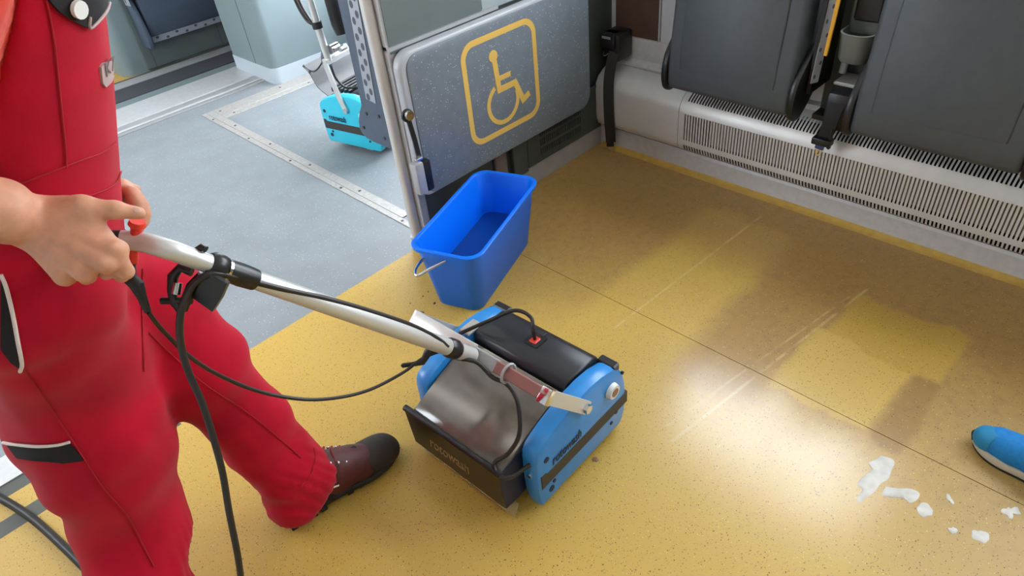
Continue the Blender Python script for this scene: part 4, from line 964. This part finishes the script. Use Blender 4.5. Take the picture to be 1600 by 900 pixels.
def surf_tube(name, pts, r, m, par, e=.0015, n=6, label=None):
    P = on_surf(pts, e, n=n)
    if len(P) < 2: return None
    b = NB(); tube(b, P, r, 6); return obj(name, fix(b), m, par, smooth=60, label=label)
def surf_patch(name, poly, m, par, e=.003, step=5, label=None):
    """a patch of cloth laid on the surface, outlined in photo positions"""
    poly = np.array(poly, float); x0, y0 = poly.min(0); x1, y1 = poly.max(0)
    def inside(x, y):
        c = False; n = len(poly)
        for i in range(n):
            a, b_ = poly[i], poly[i-1]
            if (a[1] > y) != (b_[1] > y) and x < (b_[0]-a[0])*(y-a[1])/(b_[1]-a[1])+a[0]: c = not c
        return c
    bmx = NB(); xs = np.arange(x0, x1+step*.5, step); grid = {}
    # row-wise spans keep the outline clean
    ys = np.linspace(y0+.01, y1-.01, max(3, int((y1-y0)/step)+1)); rows = []
    for y in ys:
        cr = []
        for i in range(len(poly)):
            a, b_ = poly[i], poly[i-1]
            if (a[1] > y) != (b_[1] > y): cr.append((b_[0]-a[0])*(y-a[1])/(b_[1]-a[1])+a[0])
        if len(cr) < 2: continue
        rows.append((min(cr), max(cr), y))
    nx = max(3, int((x1-x0)/step)+1); R = []
    al = lift_many(ov, trace_many(ov, [(a+(b_-a)*k/(nx-1), y) for (a, b_, y) in rows for k in range(nx)]), e)
    R = [al[i*nx:(i+1)*nx] for i in range(len(rows))]
    top = [[None if q is None else bmx.verts.new(q[0]) for q in rr] for rr in R]
    bot = [[None if q is None else bmx.verts.new(q[0]-q[1]*(e+.002)) for q in rr] for rr in R]
    def quad(*v):
        if all(v_ is not None for v_ in v):
            try: bmx.faces.new(v)
            except ValueError: pass
    for i in range(len(R)-1):
        for k in range(nx-1): quad(top[i][k],top[i][k+1],top[i+1][k+1],top[i+1][k]); quad(bot[i][k],bot[i+1][k],bot[i+1][k+1],bot[i][k+1])
        quad(top[i][0],top[i+1][0],bot[i+1][0],bot[i][0]); quad(top[i][-1],bot[i][-1],bot[i+1][-1],top[i+1][-1])
    for k in range(nx-1): quad(top[0][k],bot[0][k],bot[0][k+1],top[0][k+1]); quad(top[-1][k],top[-1][k+1],bot[-1][k+1],bot[-1][k])
    return obj(name, fix(bmx), m, par, smooth=60, label=label)
surf_tube('side_seam', [(72,0),(83,60),(92,140),(100,220),(103,262)], .0015, M_OVERSEAM, ovo)
surf_tube('waist_seam', [(20,291),(70,272),(120,252),(160,238),(180,222)], .0015, M_OVERSEAM, ovo)
surf_tube('waist_seam', [(138,306),(160,298),(180,286),(188,268)], .0015, M_OVERSEAM, ovo)
surf_tube('fly_seam', [(222,420),(221,470),(222,520),(224,580)], .0014, M_OVERSEAM, ovo)
surf_tube('inner_leg_seam', [(232,520),(275,560),(320,600),(380,640),(430,680),(470,715)], .0013, M_OVERSEAM, ovo)
surf_tube('outer_leg_seam', [(36,575),(75,630),(115,690),(160,760),(195,800),(215,835),(240,885)], .0015, M_OVERSEAM, ovo)
surf_tube('cuff_seam', [(468,762),(485,742),(492,718),(490,700)], .0014, M_OVERSEAM, ovo)
surf_patch('pocket_insert', [(2,440),(10,460),(20,500),(28,540),(32,575),(18,566),(2,545)], M_BLKCLOTH, ovo, step=4, label='black pocket insert')
surf_tube('white_piping', [(2,428),(10,448),(20,488),(28,530),(34,565),(31,578)], .003, M_PIPING, ovo, e=.003)
surf_patch('knee_pocket_flap', [(12,694),(60,697),(108,691),(118,702),(131,719),(100,723),(60,720),(28,715)], M_BLKCLOTH, ovo, step=4, label='black pocket flap band')
surf_tube('white_piping', [(8,690),(25,693),(60,696),(90,694),(110,689)], .003, M_PIPING, ovo, e=.004)
surf_patch('strap_tab', [(70,-14),(74,0),(90,18),(112,32),(132,42),(146,30),(162,10),(163,-14)], M_BLKCLOTH, ovo, step=4, e=.006, label='black strap tab with grey edge')
surf_tube('tab_edging', [(133,24),(133,42),(148,29),(162,10),(164,-8)], .0022, M_LABEL, ovo, e=.007, n=3)
hb = trace(ov, 113, 12)
if hb is not None:
    q, g = lift(ov, hb, .008); b = NB(); cyl(b, tuple(q), tuple(q+g*.006), .012, 14); obj('strap_button', fix(b), M_WHITEPL, ovo, smooth=50, label='white metal strap button')
surf_patch('badge', [(155,104),(160,98),(170,95),(176,92),(178,112),(172,128),(163,136),(158,130)], M_LABEL, ovo, step=3, e=.003, label='pale badge')
q0 = trace(ov, 161, 120); 
if q0 is not None:
    q, g = lift(ov, q0, .0045); zx = np.array([0,0,1.]); zx -= g*(zx@g); zx /= np.linalg.norm(zx); xx = np.cross(zx, g)
    Mt = Matrix(((xx[0],zx[0],g[0],q[0]),(xx[1],zx[1],g[1],q[1]),(xx[2],zx[2],g[2],q[2]),(0,0,0,1)))
    obj('badge_lettering', text_mesh('K7', .030, Mt, .0004), M_GREYTXT, ovo)

# body: head, neck, arms and hands as one skin surface
shR, shL = tp(-.02,-.195,1.42), tp(-.02,.195,1.42)
def K(px, py, d): return pt(px, py, d)
DH = .945
wr = K(36,352,DH-.004); elb = np.array([-2.60,-.93,1.06]); elb = K(-200,285,.80)
body = [rcone(shR, elb, .050,.044,.03), rcone(elb, K(0,329,.900), .043,.0365,.03), rcone(K(0,329,.900), wr, .0365,.0285,.03)]
# palm and back of the hand
mcp = {'i':K(180,389,DH-.004),'m':K(163,410,DH-.010),'r':K(130,426,DH-.006),'p':K(98,432,DH+.004)}
cmc = {'i':K(66,341,DH-.004),'m':K(60,350,DH-.008),'r':K(54,361,DH-.006),'p':K(49,371,DH+.002)}
for k_, r0, r1 in (('i',.0165,.0125),('m',.0165,.0125),('r',.0160,.0120),('p',.0155,.0115)):
    body.append(rcone(cmc[k_], mcp[k_], r0, r1, .016))
aw = RC[2]                                   # away from the photographer
for k_ in 'imrp': body.append(rcone(cmc[k_]+aw*.014, mcp[k_]+aw*.012, .015,.011,.014))
# tendons
for k_ in 'imr': body.append(rcone(cmc[k_]-aw*.010+(mcp[k_]-cmc[k_])*.25, mcp[k_]-aw*.0085, .0032,.0052,.010))
# fingers closed round the grip: proximal, middle, end
fing = [[mcp['i'],K(196,424,DH+.026),K(190,430,DH+.058),K(176,414,DH+.075)],
        [mcp['m'],K(172,420,DH+.030),K(166,426,DH+.066),K(158,404,DH+.082)],
        [mcp['r'],K(138,431,DH+.034),K(134,434,DH+.070),K(130,408,DH+.084)],
        [mcp['p'],K(103,436,DH+.036),K(102,436,DH+.066),K(104,412,DH+.078)]]
for F_, rr in zip(fing, ((.0118,.0110,.0098,.0082),(.0118,.0110,.0098,.0082),(.0112,.0104,.0094,.0080),(.0104,.0096,.0086,.0072))):
    for a in range(3): body.append(rcone(F_[a], F_[a+1], rr[a], rr[a+1], .006))
# thumb lying along the top, pressing the button
tc, tm, ti, tt_ = K(64,328,DH+.000), K(128,323,DH-.006), K(180,328,DH+.006), K(217,333,DH+.020)
body += [rcone(tc, tm, .0195,.0155,.018), rcone(tm, ti, .0145,.0120,.010), rcone(ti, tt_, .0120,.0090,.008), rcone(K(110,335,DH+.004), K(158,365,DH+.010), .014,.010,.020), rcone(K(95,340,DH+.002), K(140,338,DH+.002), .015,.012,.02)]
# left arm and left hand, reaching round the front of the body
elL = bp_(.0,.30,1.10); wrL = K(175,300,1.24); LH = 1.20
body += [rcone(shL, elL, .050,.044,.03), rcone(elL, wrL, .042,.028,.03)]
LHAND = []
for j, (x0_, y0_) in enumerate(((206,302),(213,313),(217,325),(214,336))):
    m_ = K(x0_,y0_,LH+.004*j); LHAND += [rcone(wrL, m_, .020,.012,.014), rcone(m_, K(x0_+9,y0_+9,LH+.018), .0105,.0098,.006), rcone(K(x0_+9,y0_+9,LH+.018), K(x0_+4,y0_+20,LH+.045), .0098,.0082,.006)]
LHAND += [rcone(wrL, K(192,292,LH+.03), .018,.013,.014), rcone(K(192,292,LH+.03), K(212,296,LH+.05), .012,.009,.006)]
lh0 = np.min([q[1] for q in LHAND]+[q[2] for q in LHAND], axis=0)-.03; lh1 = np.max([q[1] for q in LHAND]+[q[2] for q in LHAND], axis=0)+.03
HEAD = bp_(.30,0,1.665)
hd_ = [rcone(tp(-.01,0,1.40), bp_(.255,0,1.56), .058,.052,.04), rcone(HEAD+np.array([0,0,.035])-FW*.015, HEAD+FW*.02-np.array([0,0,.03]), .082,.066,.05), rcone(HEAD+FW*.045-np.array([0,0,.085]), HEAD+FW*.03-np.array([0,0,.05]), .036,.05,.03),
       rcone(HEAD+FW*.088+np.array([0,0,.01]), HEAD+FW*.108-np.array([0,0,.025]), .009,.014,.012)]
for s_ in (-1,1): hd_ += [rcone(HEAD+LF*s_*.078+np.array([0,0,.01]), HEAD+LF*s_*.082-np.array([0,0,.025]), .014,.010,.008), rcone(HEAD+FW*.075+LF*s_*.032+np.array([0,0,.028]), HEAD+FW*.078+LF*s_*.02+np.array([0,0,.03]), .012,.010,.01)]
hd_ += [rcone(HEAD+FW*.082-LF*.018-np.array([0,0,.058]), HEAD+FW*.082+LF*.018-np.array([0,0,.058]), .009,.009,.008)]
def fn_body(P): return sdf_eval(body+hd_, P)
def part_surface(prims, cell, pad=.03, fn=None):
    pts = np.array([p for q in prims for p in (q[1]-max(q[3],q[4]), q[1]+max(q[3],q[4]), q[2]-max(q[3],q[4]), q[2]+max(q[3],q[4]))])
    return surface(fn or (lambda P: sdf_eval(prims, P)), pts.min(0)-pad, pts.max(0)+pad, cell)
hand_lo = K(-70,330,1.0)
# fine mesh for the near arm and hand, coarser for the rest, in one mesh
nearp = body[:3+4+4+3+12+5]; nearp = [q for q in body if True]
rightp = body[1:body.index(body[1])+0] if False else body[0:31]
b1 = surface(lambda P: np.maximum(sdf_eval(rightp, P), (P-K(-60,320,.87))@(K(-60,320,.87)-wr)/np.linalg.norm(K(-60,320,.87)-wr)), np.array([-2.50,-1.16,.92]), np.array([-2.10,-.68,1.24]), .0024)
bmesh.ops.smooth_vert(b1, verts=b1.verts[:], factor=.4, use_axis_x=True, use_axis_y=True, use_axis_z=True)
b2 = surface(lambda P: np.maximum(sdf_eval(body+hd_, P), -( (P-K(-52,320,.87))@(K(-52,320,.87)-wr)/np.linalg.norm(K(-52,320,.87)-wr)) - 100*((np.linalg.norm(P-wr,axis=1)>.30))), np.array([-2.75,-1.2,.85]), np.array([-1.70,-.20,1.82]), .0105)
merge(b2, b1)
b3 = surface(lambda P: sdf_eval(LHAND, P), lh0, lh1, .003); merge(b2, b3)
skin = obj('body', b2, M_SKIN, pers, smooth=180, label='bare forearms and hands')
# thumb nail
def fr(P): return sdf_eval(rightp, P)
nl = trace(fr, 214, 328)
if nl is not None:
    q, g = lift(fr, nl, -.001); dirv = tt_-ti; dirv -= g*(dirv@g); dirv /= np.linalg.norm(dirv); sd_ = np.cross(dirv, g)
    Mn = Matrix(((dirv[0],sd_[0],g[0],q[0]),(dirv[1],sd_[1],g[1],q[1]),(dirv[2],sd_[2],g[2],q[2]),(0,0,0,1)))
    b = NB(); ball(b, (0,0,0), (.0062,.0048,.0016), 12); b.transform(Mn); obj('thumb_nail', fix(b), M_NAIL, skin, smooth=60)
# shirt
shirt = [rcone(tp(.005,-.070,1.0), tp(.00,-.085,1.36), .124,.114,.06), rcone(tp(.005,.070,1.0), tp(.00,.085,1.36), .124,.114,.06), rcone(tp(-.01,-.10,1.41), tp(-.01,.10,1.41), .075,.075,.05), rcone(shR, shR+(elb-shR)*.5, .076,.070,.04), rcone(shL, shL+(elL-shL)*.6, .082,.072,.04)]
def fn_shirt(P):
    d = np.maximum(np.maximum(sdf_eval(shirt, P)+.3*folds(P), P[:,2]-1.50), 1.02-P[:,2])
    f = (P-BC)@FW - lean(P[:,2]); 
    return np.where(P[:,2] < np.clip(1.245+2.6*f, 1.10, 1.41), np.maximum(d, sdf_eval(torso, P)+.010), d)
b = surface(fn_shirt, (-2.62,-1.12,1.0), (-1.82,-.2,1.52), .0095); obj('shirt', b, M_SHIRT, pers, smooth=180, label='orange t-shirt')
for s_ in (-1,1):
    P = []
    for z_, f_ in ((1.36,.14),(1.42,.12),(1.49,.06),(1.50,-.03),(1.44,-.10),(1.30,-.128),(1.12,-.135)):
        P.append(tuple(tp(f_, s_*(.085 if z_ > 1.2 else .05), z_)))
    b = NB(); ribbon(b, smoothpath(P,5), .045,.004, LF); obj('strap', fix(b), M_OVERALL, pers)
hair = [rcone(HEAD+np.array([0,0,.045])-FW*.025, HEAD+FW*.005+np.array([0,0,.045]), .088,.084,.04), rcone(HEAD-FW*.05-np.array([0,0,.02]), HEAD-FW*.03+np.array([0,0,.03]), .06,.07,.04)]
def fn_hair(P): return np.maximum(sdf_eval(hair, P), .035-((P-HEAD)@np.array([0,0,1.])) + .6*((P-HEAD)@FW)-.03)
b = part_surface(hair, .008, fn=fn_hair); obj('hair', b, M_HAIR, pers, smooth=180)
for s_ in (-1,1):
    b = NB(); ball(b, tuple(HEAD+FW*.083+LF*s_*.031+np.array([0,0,.008])), .0105, 10); obj('eye', fix(b), M_WHITEPL, skin, smooth=60)

# work shoes
def work_shoe(ank, yaw, nm='work_shoe', lab=None):
    c_, s_ = math.cos(yaw), math.sin(yaw); k_ = 1.13; T = lambda x, y, z: np.array([ank[0]+k_*(x*c_-y*s_), ank[1]+k_*(x*s_+y*c_), z*k_])
    up = [rcone(T(-.045,0,.055), T(.06,0,.055), .040*k_,.042*k_,.03), rcone(T(.06,-.004,.052), T(.165,-.006,.040), .044*k_,.036*k_,.03), rcone(T(.12,-.018,.040), T(.19,-.012,.036), .034*k_,.030*k_,.02), rcone(T(-.02,0,.08), T(-.022,0,.125), .040*k_,.040*k_,.03), rcone(T(.03,0,.10), T(.10,-.003,.065), .036*k_,.034*k_,.03)]
    def fu(P): return np.maximum(sdf_eval(up, P), .022-P[:,2])
    b = part_surface(up, .0055, .01, fu); u_ = obj(nm, b, M_LEATHER, pers, smooth=180, label=lab)
    cap = [rcone(T(.165,-.006,.041), T(.168,-.006,.041), .0385*k_,.0385*k_,.02), rcone(T(.13,-.018,.040), T(.193,-.012,.037), .0375*k_,.0335*k_,.02), rcone(T(.13,.012,.040), T(.185,.004,.037), .034*k_,.032*k_,.02)]
    def fc(P): return np.maximum(np.maximum(sdf_eval(cap, P), .020-P[:,2]), .135*k_-((P-T(0,0,0))@np.array([c_,s_,0])))
    b = part_surface(cap, .005, .01, fc); obj('toe_cap', b, M_TOECAP, u_, smooth=180)
    hl = [rcone(T(-.050,0,.05), T(-.044,0,.09), .042*k_,.042*k_,.02), rcone(T(-.05,.0,.04), T(.02,-.002,.036), .044*k_,.044*k_,.02)]
    def fh(P): return np.maximum(np.maximum(sdf_eval(hl, P), .02-P[:,2]), P[:,2]-.095)
    b = part_surface(hl, .005, .01, fh); obj('heel_counter', b, M_BLKCLOTH, u_, smooth=180)
    outl = [(-.096,0),(-.088,.028),(-.06,.042),(0,.040),(.06,.040),(.12,.046),(.17,.042),(.205,.022),(.214,-.006),(.205,-.032),(.17,-.052),(.12,-.056),(.06,-.046),(0,-.042),(-.06,-.044),(-.088,-.030)]
    ol = smoothpath([(p[0],p[1],0) for p in outl]+[(outl[0][0],outl[0][1],0)],3)[:-1]
    b = NB(); prism(b, [tuple(T(p[0],p[1],0)[:2]) for p in ol], 'z', .012, .032, .004, 1); so = obj('sole', fix(b), M_SOLE, u_, smooth=40)
    for gx in (-.075,-.050,-.025,.0,.07,.10,.13,.16,.188):
        w_ = .042 if gx < .18 else .03
        b = NB(); rbox(b, gx-.008,gx+.008,-w_-.002,w_-.004,0.,.016,.002,1, Matrix.Translation((ank[0],ank[1],0)) @ Matrix.Rotation(yaw,4,'Z') @ Matrix.Scale(k_,4)); obj('tread_block', fix(b), M_SOLE, so)
    tg = [rcone(T(.035,0,.112), T(.115,-.002,.075), .020*k_,.022*k_,.02)]
    obj('tongue', part_surface(tg, .005, .01), M_BLKCLOTH, u_, smooth=180)
    for i in range(5):
        x_ = .055+.017*i; z_ = .132-.0125*i
        b = NB(); tube(b, smoothpath([T(x_-.004,-.026,z_-.008),T(x_,0,z_+.002),T(x_+.008,.024,z_-.010)],4), .0036, 6); obj('lace', fix(b), M_LACE, u_, smooth=60)
        for sy in (-1,1):
            b = NB(); ball(b, tuple(T(x_,sy*.029,z_-.011)), .0048, 8); obj('lace_hook', fix(b), M_CHROME, u_, smooth=60)
    b = NB(); tube(b, [tuple(T(x_,-.047-.002*k,z_)) for k,(x_,z_) in enumerate(((-.02,.082),(.02,.072),(.05,.064)))], .0025, 6); obj('side_stripe', fix(b), M_PIPING, u_, smooth=60)
    return u_
work_shoe(np.array([-2.062,-.664,0]), math.radians(-8), lab='dark red and black lace-up work shoe')
work_shoe(np.array([ankR[0],ankR[1],0]), math.radians(-20), lab='dark red and black lace-up work shoe, rear foot')

# ------------------------------------------------------------------ blue running shoe at the right edge
SX, SY = -.803, -2.078; yaw = math.radians(82)
T2 = lambda x, y, z: np.array([SX+x*math.cos(yaw)-y*math.sin(yaw), SY+x*math.sin(yaw)+y*math.cos(yaw), z])
rs = thing('running_shoe', 'bright blue running shoe with pale sole at the right frame edge', 'shoe', (SX,SY,0))
up = [rcone(T2(-.05,0,.06), T2(.06,0,.060), .040,.042,.03), rcone(T2(.06,.0,.056), T2(.150,.0,.044), .044,.037,.03), rcone(T2(.12,.012,.042), T2(.178,.008,.040), .034,.028,.02), rcone(T2(-.02,0,.08), T2(.0,0,.105), .044,.042,.03)]
op_ = [rcone(T2(-.040,0,.130), T2(.005,0,.118), .033,.028,.02), rcone(T2(-.035,0,.10), T2(.0,0,.085), .028,.022,.02)]
def fu2(P): return np.maximum(np.maximum(np.maximum(sdf_eval(up, P), .022-P[:,2]), P[:,2]-.118), -sdf_eval(op_, P))
b = part_surface(up, .0045, .01, fu2); us = obj('upper', b, M_BLUEMESH, rs, smooth=180)
cap = [rcone(T2(.150,.0,.043), T2(.180,.006,.040), .0385,.030,.02), rcone(T2(.135,.016,.042), T2(.172,.014,.040), .034,.028,.02)]
def fc2(P): return np.maximum(np.maximum(sdf_eval(cap, P), .022-P[:,2]), .150-((P-T2(0,0,0))@np.array([math.cos(yaw),math.sin(yaw),0]))+.3*np.abs((P-T2(0,0,0))@np.array([-math.sin(yaw),math.cos(yaw),0])))
b = part_surface(cap, .004, .01, fc2); obj('toe_overlay', b, M_BLUEDK, us, smooth=180)
b = NB(); rb_ = [(math.cos(a), math.sin(a)) for a in (-.5,-.25,0,.25,.5)]
tube(b, smoothpath([T2(.196,-.012,.030),T2(.206,.004,.032),T2(.198,.022,.030)],4), .010, 8); obj('toe_bumper', fix(b), M_SOLE, us, smooth=60)
outl = [(-.094,0),(-.086,.030),(-.05,.042),(.02,.040),(.08,.044),(.13,.050),(.17,.042),(.20,.020),(.206,.002),(.196,-.020),(.16,-.038),(.10,-.046),(.02,-.044),(-.05,-.042),(-.086,-.028)]
ol = smoothpath([(p[0],p[1],0) for p in outl]+[(outl[0][0],outl[0][1],0)],3)[:-1]
b = NB(); prism(b, [tuple(T2(p[0],p[1],0)[:2]) for p in ol], 'z', .006, .028, .004, 2); ms = obj('midsole', fix(b), M_PALESOLE, rs, smooth=40)
b = NB(); prism(b, [tuple(T2(p[0]*.985,p[1]*.98,0)[:2]) for p in ol], 'z', 0., .006); obj('outsole', fix(b), M_SOLE, rs)
b = NB(); tube(b, smoothpath([T2(.015,-.034,.098),T2(.062,-.02,.096),T2(.075,0,.097),T2(.062,.02,.096),T2(.015,.034,.098)],4), .006, 8); obj('tongue_edge', fix(b), M_NAVY, rs, smooth=60)
for i in range(3):
    x_ = .040+.024*i
    b = NB(); tube(b, smoothpath([T2(x_-.005,-.026,.099-.004*i),T2(x_,0,.107-.004*i),T2(x_+.005,.026,.099-.004*i)],4), .0035, 6); obj('lace', fix(b), M_BLUEDK, rs, smooth=60)
